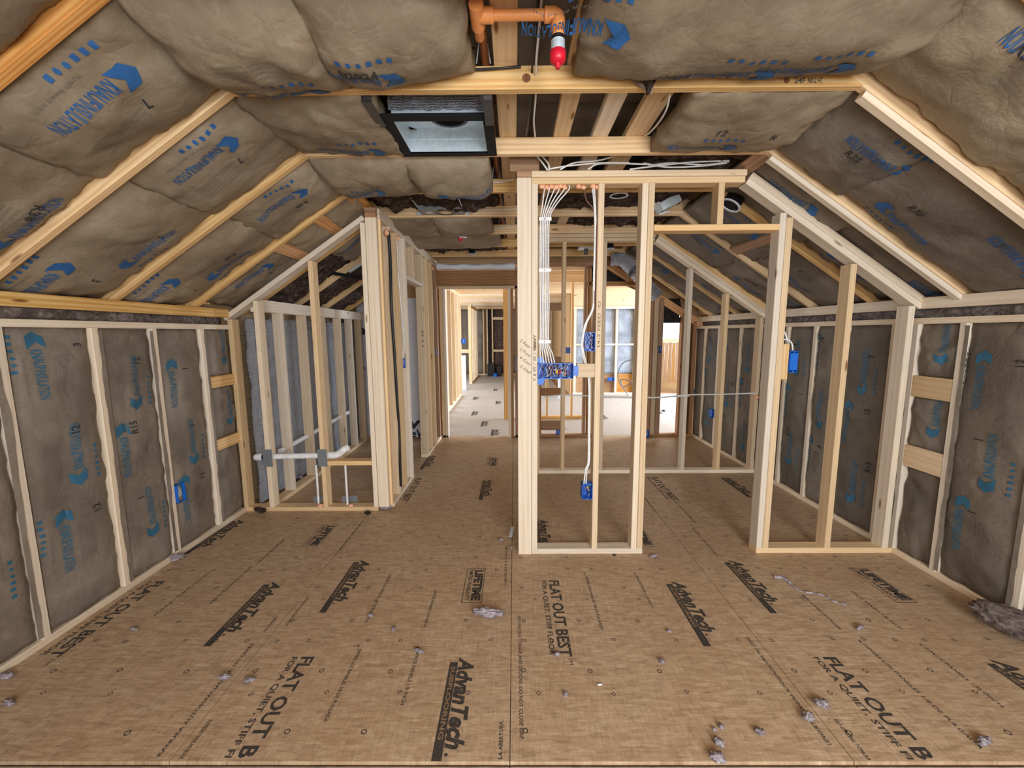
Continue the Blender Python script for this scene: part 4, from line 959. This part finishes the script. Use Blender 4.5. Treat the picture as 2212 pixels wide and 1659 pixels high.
# foil flex duct
pts = [at(1322,560,1,5.35), at(1345,562,1,5.3), at(1365,580,1,5.25), at(1392,610,1,5.2), at(1420,640,1,5.2)]
cp = curve_pts(pts, 16); rr = [.082+.007*math.sin(i*2.0)+.010*noise.noise(V((i*.5,1,1))) for i in range(len(cp))]
FD = thing('flex_duct', 'crinkled silver flexible duct curving down at the far right slope', 'duct', cp[10])
mb = MB(); mb.tube(cp, rr, 18); mb.build('duct_sleeve', M['foil'], FD)
mb = MB(); mb.tube(cp[34:38], [.095]*4, 18); mb.build('strap', M['darksteel'], FD)
P = at(1270, 533, 1, 5.0); t = thing('metal_vent_boot', 'small sheet metal vent boot under the far wall top plates', 'vent', P)
board(t, 'boot', P+V((-.11,0,0)), P+V((.11,0,0)), (0,1,0), .16, .05, M['steel']); board(t, 'tab', P+V((-.03,-.05,-.03)), P+V((-.03,-.05,-.10)), (1,0,0), .05, .004, M['darksteel'])
P = at(1180,600,1,5.5)

# electrical boxes
def ebox(lbl, x0, x1, y0, d, z0, z1, face=(0,-1,0), gangs=1, fill=True, cat='electrical box', name='electrical_box', wires=3, group=None):
    """box open toward -y (or +-x) with its rim at y0"""
    c_ = V(((x0+x1)/2, y0, z0)); t = thing(name, lbl, cat, c_, group)
    f = V(face); mb = MB(); th = .003; W_ = x1-x0
    def P(u, v, q): # u across 0..W, v up, q inward
        if abs(f.y) > .5: return (x0+u, y0-f.y*q, z0+v)
        return (x0+W_/2-f.x*q, y0+u, z0+v)
    H = z1-z0
    def bx(u0,u1,v0,v1,q0,q1,B):
        a = [P(u,v,q) for q in (q0,q1) for v in (v0,v1) for u in (u0,u1)]
        B.add(a, [(0,1,3,2),(4,6,7,5),(0,4,5,1),(2,3,7,6),(0,2,6,4),(1,5,7,3)])
    bx(0,th,0,H,0,d,mb); bx(W_-th,W_,0,H,0,d,mb); bx(0,W_,0,th,0,d,mb); bx(0,W_,H-th,H,0,d,mb); bx(0,W_,0,H,d-th,d,mb)
    for i in range(gangs):
        u = W_*(i+.5)/gangs; bx(u-.006,u+.006,H-.012,H-.003,-.003,.02,mb); bx(u-.006,u+.006,.003,.012,-.003,.02,mb)
    for i in range(1, gangs): bx(W_*i/gangs-.001,W_*i/gangs+.001,H*.62,H,.008,d,mb)
    mb.build('shell', M['blue'], t)
    rs_ = random.Random(int(abs(x0)*1000)+gangs)
    if fill:
        for nm, m in (('copper_wire','copper'),('white_wire','white'),('black_wire','wire')):
            wb = MB()
            for q in range(wires*gangs):
                u = W_*(.1+.8*rs_.random()); pts = []
                for s_ in range(5): pts.append(V(P(min(W_-.008,max(.008,u+rs_.uniform(-.012,.012))), H*(.12+.76*s_/4), d*(.25+.5*rs_.random()))))
                wb.tube(curve_pts(pts, 3), .0018, 5)
            wb.build(nm, M[m], t)
    return t
def at2(px, py, y): return at(px, py, 1, y)
q0 = at2(1161,786,Y1); q1 = at2(1236,816,Y1)
t = ebox('wide blue four gang switch box crammed with wires, left bay of the center wall', .153, .385, Y1-.004, .07, 1.215, 1.315, gangs=4, wires=4)
mb = MB(); mb.box(.385,.415,Y1-.006,Y1-.002,1.235,1.300); mb.build('mounting_tab', M['blue'], t)
for z0, sg in ((1.317,1),(1.213,-1)):
    mb = MB(); mb.add([(.153,Y1+.02,z0),(.205,Y1+.02,z0),(.182,Y1+.02,z0+sg*.045),(.153,Y1+.02,z0+sg*.035),(.153,Y1+.03,z0),(.205,Y1+.03,z0),(.182,Y1+.03,z0+sg*.045),(.153,Y1+.03,z0+sg*.035)],[(0,1,2,3),(4,7,6,5),(0,4,5,1),(1,5,6,2),(2,6,7,3),(3,7,4,0)]); mb.build('side_ear', M['blue'], t)
for x, m in ((.275,'yellow'),(.295,'red')):
    mb = MB(); mb.tube([(x,Y1+.012,1.25),(x+.006,Y1+.006,1.272)], [.007,.004], 8); mb.build('wire_nut', M[m], t)
ebox('blue box with a loop of brown wires, upper left of the middle stud', .455, .522, Y1-.004, .07, 1.392, 1.512, wires=3)
t = ebox('blue outlet box low on the middle stud of the center wall', .452, .522, Y1-.004, .07, .395, .500, wires=2)
mb = MB(); mb.tube([(.49,Y1+.01,.47),(.492,Y1+.004,.48)], [.006,.004], 8); mb.build('wire_nut', M['yellow'], t)
t = ebox('bright blue switch box hung on a wood block right of the doorway', 1.79, 1.845, Y1+.02, .07, 1.245, 1.385, fill=False, gangs=1)
mb = MB(); mb.box(1.795,1.84,Y1+.018,Y1+.022,1.26,1.37); mb.build('cover', M['blue'], t)
t = ebox('blue outlet box on the third left wall stud', XL-.035+.0, XL-.035+.055, 2.652, .06, .385, .50, face=(1,0,0), gangs=1, wires=2) if False else None
EB = thing('electrical_box', 'blue outlet box recessed in the kraft paper of the left wall', 'electrical box', (XL+.01,2.68,.37))
mb = MB()
x0, x1, ya, yb_, za, zb = XL-.03, XL+.014, 2.648, 2.712, .370, .500
mb.box(x0,x1,ya,ya+.004,za,zb); mb.box(x0,x1,yb_-.004,yb_,za,zb); mb.box(x0,x1,ya,yb_,za,za+.004); mb.box(x0,x1,ya,yb_,zb-.004,zb); mb.box(x0,x0+.004,ya,yb_,za,zb); mb.build('shell', M['blue'], EB)
mb = MB()
for q in range(3): mb.tube(curve_pts([(x0+.015,ya+.014+.012*q,za+.02),(x1-.010,ya+.02+.01*q,za+.06),(x0+.02,ya+.018+.012*q,zb-.02)], 5), .002, 6)
mb.build('white_wire', M['white'], EB)
EBs = (('blue switch box beside the far doorway, on the closet side wall', 942,762, 5.68, .05, .08),('small blue box high on the closet side wall by the black cable', 870,785, 3.90, .035, .09),
       ('blue box low on the far wall between studs', 1207,938, Y4-.01, .075, .12),('dark blue box low behind the double stud of the center wall', 1398,938, 5.7, .05, .10),
       ('narrow blue box on the far wall beside the corner post', 1117,787, 5.78, .05, .20),('blue box on the stud by the bright far opening', 1427,755, 5.76, .03, .10),
       ('blue box on the right wall between far studs', 1538,893, 4.95, .045, .11),('blue box in the hall left of the farther stud wall', 1000,737, 12.153, .14, .13),
       ('blue box low on the near hall stud wall', 962,835, 7.16, .06, .10),('blue box on the framing of the bright room', 1320,819, 9.853, .16, .08),('blue box below the brown wire box on the far framing', 1274,768, 5.9, .055, .09),
       ('blue box at the window framing beyond the far wall', 1222,757, 7.006, .16, .10))
for lb, px, py, y, w_, h_ in EBs:
    c_ = at2(px, py, y)
    if 'near hall' in lb: c_ = at(px, py, 0, -1.24); y = c_.y
    if 'right wall' in lb: c_ = at(px, py, 0, XR-.03); y = c_.y
    t = thing('electrical_box', lb, 'electrical box', (c_.x, y, c_.z-h_/2))
    mb = MB(); X0, X1, Z0, Z1 = c_.x-w_/2, c_.x+w_/2, c_.z-h_/2, c_.z+h_/2
    mb.box(X0,X1,y+.04,y+.045,Z0,Z1); mb.box(X0,X0+.004,y,y+.045,Z0,Z1); mb.box(X1-.004,X1,y,y+.045,Z0,Z1); mb.box(X0,X1,y,y+.045,Z0,Z0+.004); mb.box(X0,X1,y,y+.045,Z1-.004,Z1); mb.build('shell', M['blue'], t)
    mb = MB(); mb.tube([(c_.x,y+.02,Z1-.01),(c_.x+.006,y+.012,c_.z),(c_.x-.006,y+.02,Z0+.015)], .003, 6); mb.build('white_wire', M['white'], t)

# cables
def cable(lbl, pts, r=.0045, mat='white', group=None, n=8, name='electrical_cable'):
    mb = MB(); mb.tube(curve_pts(pts, n), r, 8); return tag(mb.build(name, M[mat], None), lbl, 'cable', group)
yc = Y1+.012
for i in range(6):
    xt = .196+.030*i; xm = .168+.011*i
    pts = [(xt,yc+.02,2.424),(xt-.004,yc+.01,2.39),(xm+.012+.006*i,yc,2.30),(xm,yc-.004*(i%2),2.20),(xm-.002,yc,1.9),(xm+.001,yc-.003*(i%2),1.7),(xm,yc,1.45),(xm+.012*i*.4,yc+.002,1.38),(.175+.018*i,yc+.01,1.312)]
    cable(('first','second','third','fourth','fifth','sixth')[i]+' white cable from the left in the stapled bundle to the four gang box', pts, .0042, 'white', 'bundled cables on the center wall')
for i, z in enumerate((2.215,1.905,1.455)):
    t = thing('cable_stacker', ('white stacker clip on the cable bundle near its top','white stacker clip halfway along the cable bundle','white stacker clip on the cable bundle just above the four gang box')[i], 'cable clip', (.195,yc,z))
    mb = MB(); mb.box(.158,.236,yc-.009,yc-.005,z-.010,z+.010); mb.build('clip_plate', M['white'], t)
    mb = MB(); mb.tube([(.195,yc-.012,z),(.195,yc-.008,z)], .004, 8); mb.build('nail', M['darksteel'], t)
for i in range(2):
    x = .486+.012*i
    pts = [(x+.004,yc+.02,2.424),(.500+.008*i,yc,2.30),(.508+.006*i,yc,2.15),(.506+.006*i,yc,1.85),(.505+.006*i,yc,1.68),(.455+.008*i,yc-.002,1.56),(.435+.008*i,yc-.004,1.44),(.452+.01*i,yc,1.34),(.485+.01*i,yc+.05,1.25),(.497+.008*i,yc+.05,1.15),(.494+.008*i,yc+.02,.9),(.492+.008*i,yc,.66),(.476+.01*i,yc,.60),(.466+.014*i,yc,.50)]
    cable(('left','right')[i]+' white cable of the pair running down to the low outlet box', pts, .0046, 'white', 'paired cables on the middle stud')
cable('brown cable slanting from the foam to the middle stud top', [(.43,yc+.02,2.424),(.455,yc+.01,2.33),(.50,yc+.01,2.27),(.516,yc,2.15),(.515,yc,1.80),(.512,yc,1.62),(.50,yc,1.50)], .005, 'brownwire')
cable('white cable strung level through the second stud wall studs', [(.31,Y3-.012,.845),(.53,Y3-.008,.86),(.92,Y3-.008,.845),(1.5,Y3-.008,.83),(1.8,Y3-.008,.855),(2.18,Y3-.008,.86),(2.53,Y3-.006,.87)], .007)
cable('second white cable dipping just below the level one in the second stud wall', [(.92,Y3-.02,.835),(1.3,Y3-.012,.826),(1.6,Y3-.014,.835),(1.83,Y3-.02,.845)], .006)
def cpx(lbl, pix, mat='white', r=.0045): return cable(lbl, [at(a,b,1,y) for a,b,y in pix], r, mat)
cpx('white cable hanging beside the long boards near the center', [(1170,0,1.5),(1163,80,1.62),(1158,140,1.74),(1157,210,1.95),(1153,260,2.15),(1156,295,2.38)])
cpx('black cable hanging beside the orange drop', [(1162,0,1.5),(1155,90,1.65),(1150,140,1.76),(1146,210,1.95),(1140,270,2.2),(1136,293,2.38)], 'wire', .004)
cpx('black cable lying along the top edge of the knotty tie beam', [(912,150,1.79),(960,152,1.785),(1035,150,1.785),(1085,147,1.785),(1125,144,1.79)], 'wire', .005)
cpx('white cable dangling at the right end of the long boards', [(1447,204,1.90),(1440,235,2.0),(1425,262,2.15),(1405,285,2.3),(1393,294,2.40)])
cpx('white cable along the tie beam left of the corner post', [(955,404,3.0),(1000,400,3.0),(1040,394,3.0),(1085,393,3.0),(1110,386,3.0)])
cpx('white cable passing right of the grey light plate', [(1010,457,3.60),(1050,453,3.60),(1085,453,3.60),(1114,452,3.60)])
cpx('white cable drooping below a far tie beam and turning up at the post', [(960,497,4.21),(1000,499,4.21),(1040,497,4.21),(1075,493,4.21),(1105,489,4.21),(1110,480,4.21),(1112,465,4.21)])
for i, pix in enumerate(([(1160,338),(1172,352),(1183,368)],[(1172,338),(1185,355),(1186,368)],[(1210,366),(1240,352),(1290,347),(1325,338)],[(1186,365),(1230,358),(1300,352),(1360,352)],[(1270,366),(1290,355),(1330,353),(1400,355)],[(1360,366),(1430,357),(1500,350),(1575,347)],[(1390,352),(1440,361),(1510,359),(1570,352)],[(1400,358),(1450,352),(1520,356),(1575,349)])):
    cable('white cable above the center wall top plate, '+('leftmost drop','second drop from the left','long diagonal at the left','low level run at the left','short rise in the middle','long upper run at the right','lower loop at the right','upper loop at the right')[i], [at(a,b,1,2.60+.012*i) for a,b in pix], .005, 'white', 'cables above the top plate')
cable('black cable running down the closet side wall to the floor', [at(839,500,0,-1.058)]+[at(a,b,0,-1.056) for a,b in ((843,560),(845,640),(848,700),(852,760),(857,850),(862,930),(864,1000),(866,1050))], .013, 'wire')
cable('grey white cables beside the jamb of the closet door', [at(a,b,0,-1.058) for a,b in ((857,520),(861,600),(868,680),(872,740),(868,770))], .006)
cable('white cable dropping from foam to the blue box right of the doorway', [(1.735,Y1+.06,2.24),(1.735,Y1+.06,2.1),(1.75,Y1+.10,1.6),(1.775,Y1+.06,1.50),(1.79,Y1+.055,1.45)], .005)
cable('white cable curling over the wood block into the blue box', [(1.77,Y1+.065,1.46),(1.80,Y1+.06,1.455),(1.825,Y1+.06,1.43),(1.83,Y1+.055,1.388)], .005)
cable('grey cable in coils hanging in the bright far room', [at(a,b,1,9.7) for a,b in ((1372,775),(1345,785),(1335,810),(1345,835),(1365,825),(1340,822),(1360,860))], .012, 'darksteel')
cable('dark hose loop on the floor of the bright far opening', [at(a,b,2,.012) for a,b in ((1420,888),(1432,886),(1437,889),(1428,892),(1418,891))], .012, 'darksteel')

# orange fire foam in the drilled plates
def blob(name, lbl, cat, c_, r, mat, seed=0, flat=1.0, amp=.5, sub=3, group=None, stretch=(1,1,1), rot=0, parent=None, fr=1.0):
    bm = bmesh.new(); bmesh.ops.create_icosphere(bm, subdivisions=sub, radius=1)
    for q in bm.verts:
        p = q.co.copy(); d = 1+amp*noise.noise(p*1.6*fr+V((seed*3.7,seed,0)))+amp*.5*noise.noise(p*4.2*fr+V((0,seed*2.1,seed)))
        q.co = V((p.x*stretch[0], p.y*stretch[1], p.z*flat*stretch[2]))*d*r
    bmesh.ops.rotate(bm, verts=bm.verts, cent=(0,0,0), matrix=Matrix.Rotation(rot, 3, 'Z'))
    zmin = min(q.co.z for q in bm.verts)
    me = bpy.data.meshes.new(name); bm.to_mesh(me); bm.free(); me.polygons.foreach_set('use_smooth', [True]*len(me.polygons))
    o = mk(name, me, M[mat], parent, Matrix.Translation(V(c_)))
    if parent is None: tag(o, lbl, cat, group)
    return o, zmin
for i, (x, l_) in enumerate(((.255,'long run of orange fire foam where the bundled cables leave the top plate'),(.405,'single orange foam dab around the brown cable in the top plate'),(.494,'orange foam dab at the top of the middle stud'))):
    t = thing('foam_sealant', l_, 'foam', (x,Y1+.03,2.40))
    for j in range(6 if i == 0 else 2): blob('foam_blob', None, None, (x-.075*(i==0)+.028*j, Y1+.026, 2.412-.006*(j%2)), .017, 'foam', i*7+j, .8, .5, 2, parent=t)
for px, py, x, l_ in ((836,503,-1.07,'orange foam around the black cable at the closet top plate'),(858,514,-1.07,'orange foam dab beside the closet jamb'),(933,580,-1.07,'small orange foam dab at the far end of the closet wall')):
    blob('foam_sealant', l_, 'foam', at(px,py,0,x), .022, 'foam', px, 1.2, .5, 2)
P = at(1722,474,1,Y1+.06); blob('foam_sealant', 'orange foam dab under the sloped plate right of the doorway', 'foam', P, .022, 'foam', 5, 1.3, .5, 2)
P = at(1634,858,1,Y3); blob('foam_sealant', 'orange foam dab where the level cable meets the end stud', 'foam', P, .022, 'foam', 8, 1.2, .5, 2)
for px, l_ in ((692,'orange foam dab at the foot of the left white tube'),(758,'orange foam dab at the foot of the right white tube')): P = at(px,1087,1,Y2-.0); blob('foam_sealant', l_, 'foam', (P.x,Y2+.0,.050), .022, 'foam', px, .7, .5, 2)

# plumbing in the closet wall
PV = thing('drain_pipe', 'white plastic drain pipe through the closet wall studs with an elbow', 'pipe', (-1.9,Y2+.03,.45))
yv = Y2+.045
mb = MB(); mb.tube([(-2.215,yv,.470),(-1.56,yv,.482)], .024, 16); mb.build('pipe', M['pvc'], PV)
mb = MB(); mb.tube([(-2.225,yv+.02,.462),(-2.19,yv,.470),(-2.16,yv,.471)], .030, 16); mb.build('left_elbow', M['pvc'], PV)
mb = MB(); mb.tube(curve_pts([(-1.60,yv,.481),(-1.53,yv,.485),(-1.49,yv,.505),(-1.46,yv,.53),(-1.44,yv+.03,.54)],4), .030, 16); mb.build('right_elbow', M['pvc'], PV)
mb = MB(); mb.tube([(-2.155,yv,.471),(-2.145,yv,.4712)], .0315, 16); mb.build('primer_band', M['navy'], PV)
cable('white plastic pipe running back along the closet knee wall', [(-2.17,3.65,.44),(-2.165,4.2,.46),(-2.165,4.9,.49),(-2.165,5.2,.50)], .024, 'pvc', None, 4, 'drain_pipe')['category'] = 'pipe'
for x0, l_ in ((-2.13,'grey zinc nail plate on the second stud of the closet wall'),(-1.665,'grey zinc nail plate on the stud at the low sill')):
    mb = MB(); mb.box(x0,x0+.078,Y2-.004,Y2-.001,.398,.548); tag(mb.build('nail_plate', M['greysteel']), l_, 'nail plate')
for x0, l_ in ((-1.70,'thin white water tube beside the sill stud'),(-1.45,'thin white water tube rising under the closet sill')):
    mb = MB(); mb.tube([(x0,Y2+.03,.045),(x0,Y2+.03,.40)], .009, 10); tag(mb.build('water_tube', M['pvc']), l_, 'tube')
    mb = MB(); mb.box(x0-.075,x0+.065,Y2+.092,Y2+.095,.04,.10); tag(mb.build('floor_plate', M['greysteel']), l_.replace('thin white water tube','zinc plate on the bottom plate behind the tube'), 'nail plate')

# ================================================================== LOOSE BITS ON THE FLOOR
TUFTS = [((1055,1333),.050,(1.9,.6),'largest grey fluff tuft with a white end, left of the words FLAT OUT BEST'),((850,1362),.018,(.6,1.4),'small dark fluff tuft on the left joint line'),
 ((905,1410),.022,(1.6,.5),'flat pale fluff wisp right of the large left print'),((800,1332),.018,(1.2,.7),'fluff tuft beside the left print bar'),
 ((1640,1585),.020,(1,1),'round white fluff ball standing alone near the front edge'),((1745,1555),.026,(1.1,1),'white curled fluff tuft on the right panel joint'),
 ((1775,1525),.028,(1.2,.9),'grey fluff tuft just right of the right panel joint'),((1558,1573),.014,(1,1),'upper small white fluff ball of the front cluster'),
 ((1544,1579),.010,(1,1),'tiny white fluff ball left of the front cluster'),((1553,1608),.022,(1,1.1),'middle brown grey fluff tuft of the front cluster'),
 ((1550,1643),.027,(1.3,1),'fluff tuft at the very front edge of the floor'),((1445,1365),.014,(1.2,.8),'white fluff speck left of the middle right print'),
 ((1430,1432),.018,(.8,1.2),'grey fluff tuft below the middle right print'),((1203,1417),.018,(1.2,.9),'fluff tuft at the end of the words STIFF FLOOR'),
 ((1222,1503),.014,(1,1),'small grey fluff tuft below the words FLAT OUT BEST'),((540,1472),.022,(1.3,.8),'pale fluff wisp left of the left FLAT OUT print'),
 ((485,1467),.022,(1.5,.6),'pale fluff wisp on the left panel joint'),((2125,1607),.026,(1.4,.7),'white fluff wisp at the right front'),
 ((20,1522),.022,(1.8,.9),'broad pale fluff smear at the left edge of the floor'),((1858,1360),.022,(1.8,.4),'thin white fluff wisp right of the prints'),
 ((562,1108),.045,(1.8,.6),'dark fluff pile at the left end of the closet wall plate'),((795,1112),.030,(1.1,1),'dark fluff tuft under the closet wall plate'),
 ((830,1101),.040,(1.8,.5),'pale fluff strip at the closet corner'),((375,1212),.045,(1.8,.6),'fluff gathered against the left wall plate'),((1082,1168),.018,(1.4,.7),'fluff tuft left of the center wall corner'),
 ((1412,1205),.022,(2,.5),'thin fluff wisp right of the center wall plate'),((1105,1185),.016,(.7,1.2),'fluff tuft at the foot of the corner stud'),((15,1465),.03,(1.4,.8),'grey fluff tuft against the left wall near the camera'),((290,1362),.020,(1.6,.5),'pale fluff wisp on the far left print'),((650,1042),.03,(1.3,.8),'pale fluff on the closet knee wall plate'),((1507,958),.04,(1.2,.7),'')]
for i, (p, r, st, l_) in enumerate(TUFTS):
    if not l_: continue
    c_ = fl(*p); big = r > .035
    o, zm = blob('insulation_tuft', l_, 'fluff', (c_.x, c_.y, 0), r*.70, 'fluff' if i not in (20,21) else 'wool', i*1.7, .55, .75, 4 if big else 3, 'loose insulation fluff', (st[0], st[1], 1), rs.uniform(-.4,.4), fr=1.6)
    o.matrix_basis = Matrix.Translation((c_.x, c_.y, -zm+.0008 + (.04 if i == 29 else 0)))
c_ = fl(2160,1350); o, zm = blob('wool_roll', 'big grey brown wad of insulation against the right wall', 'insulation wad', (0,0,0), .085, 'wad', 4.4, .7, .35, 5, None, (.9,1.9,1), .42, fr=1.3); o.matrix_basis = Matrix.Translation((2.475, 1.86, -zm+.001))
cp = [fl(a,b)+V((0,0,.004)) for a,b in ((1672,1247),(1695,1252),(1725,1276),(1760,1283),(1785,1290),(1800,1300),(1828,1308))]
mb = MB(); cc = curve_pts(cp, 6); mb.tube(cc, [.012 if i < 10 else .0045+.003*math.sin(i*1.3) for i in range(len(cc))], 7); tag(mb.build('fluff_strand', M['fluff']), 'long thin white strand of fluff lying on the right panel', 'fluff')
P = fl(1105,1150); mb = MB(); a = .9
mb.add([(P.x-.02,P.y-.07,.001),(P.x+.005,P.y-.075,.001),(P.x+.025,P.y+.055,.012),(P.x-.005,P.y+.065,.014),(P.x-.02,P.y-.07,.004),(P.x+.005,P.y-.075,.004),(P.x+.025,P.y+.055,.015),(P.x-.005,P.y+.065,.017)],[(0,3,2,1),(4,5,6,7),(0,1,5,4),(1,2,6,5),(2,3,7,6),(3,0,4,7)])
tag(mb.build('paper_scrap', M['wrap']), 'bent pale paper scrap beside the corner stud', 'scrap')
P = fl(1296,1480); mb = MB(); mb.tube([(P.x-.009,P.y,.003),(P.x+.009,P.y+.001,.003)], .0035, 8); tag(mb.build('plastic_chip', M['white']), 'white plastic chip on the floor below the words FLAT OUT BEST', 'scrap')
# torn wool hanging at the first tie beam
P = at(1402,150,1,1.77); blob('torn_wool', 'torn tuft of wool and paper hanging at the knotty tie beam', 'insulation wad', P, .05, 'wool', 2.2, 1.5, .6, 4, None, (.55,.5,1))
mb = MB()
A, B_, C_, D_ = at(1345,158,1,1.79), at(1420,150,1,1.77), at(1408,205,1,1.772), at(1388,190,1,1.775)
mb.add([A,B_,C_,D_]+[q+V((0,.006,0)) for q in (A,B_,C_,D_)],[(0,3,2,1),(4,5,6,7),(0,1,5,4),(1,2,6,5),(2,3,7,6),(3,0,4,7)]); tag(mb.build('torn_paper_flap', M['kraft']), 'pointed torn kraft paper flap draped over the knotty tie beam', 'paper flap')
# things on the far hall floor
t = thing('tool_box', 'black tool box standing on the floor at the end of the hall', 'tool box', (-.78,14.4,0))
mb = MB(); mb.box(-.95,-.70,14.3,14.6,0,.42); mb.box(-.62,-.46,14.3,14.6,0,.36); mb.build('box_body', M['black'], t)
mb = MB(); mb.tube(curve_pts([(-.90,14.4,.42),(-.88,14.4,.48),(-.76,14.4,.48),(-.74,14.4,.42)],4), .012, 6); mb.build('handle', M['black'], t)
blob('blue_bag', 'small light blue bag by the black tool box in the hall', 'bag', (-.66,14.2,.0), .08, 'blue', 3, 1.6, .3, 3)
mb = MB(); mb.box(.35,1.1,9.0,9.55,.62,.68); mb.box(.38,.44,9.05,9.1,0,.62); mb.box(1.02,1.08,9.05,9.1,0,.62); mb.box(.38,.44,9.45,9.5,0,.62); mb.box(1.02,1.08,9.45,9.5,0,.62); tag(mb.build('work_table', M['panelwhite']), 'low white work table in the far room seen between the studs', 'table')
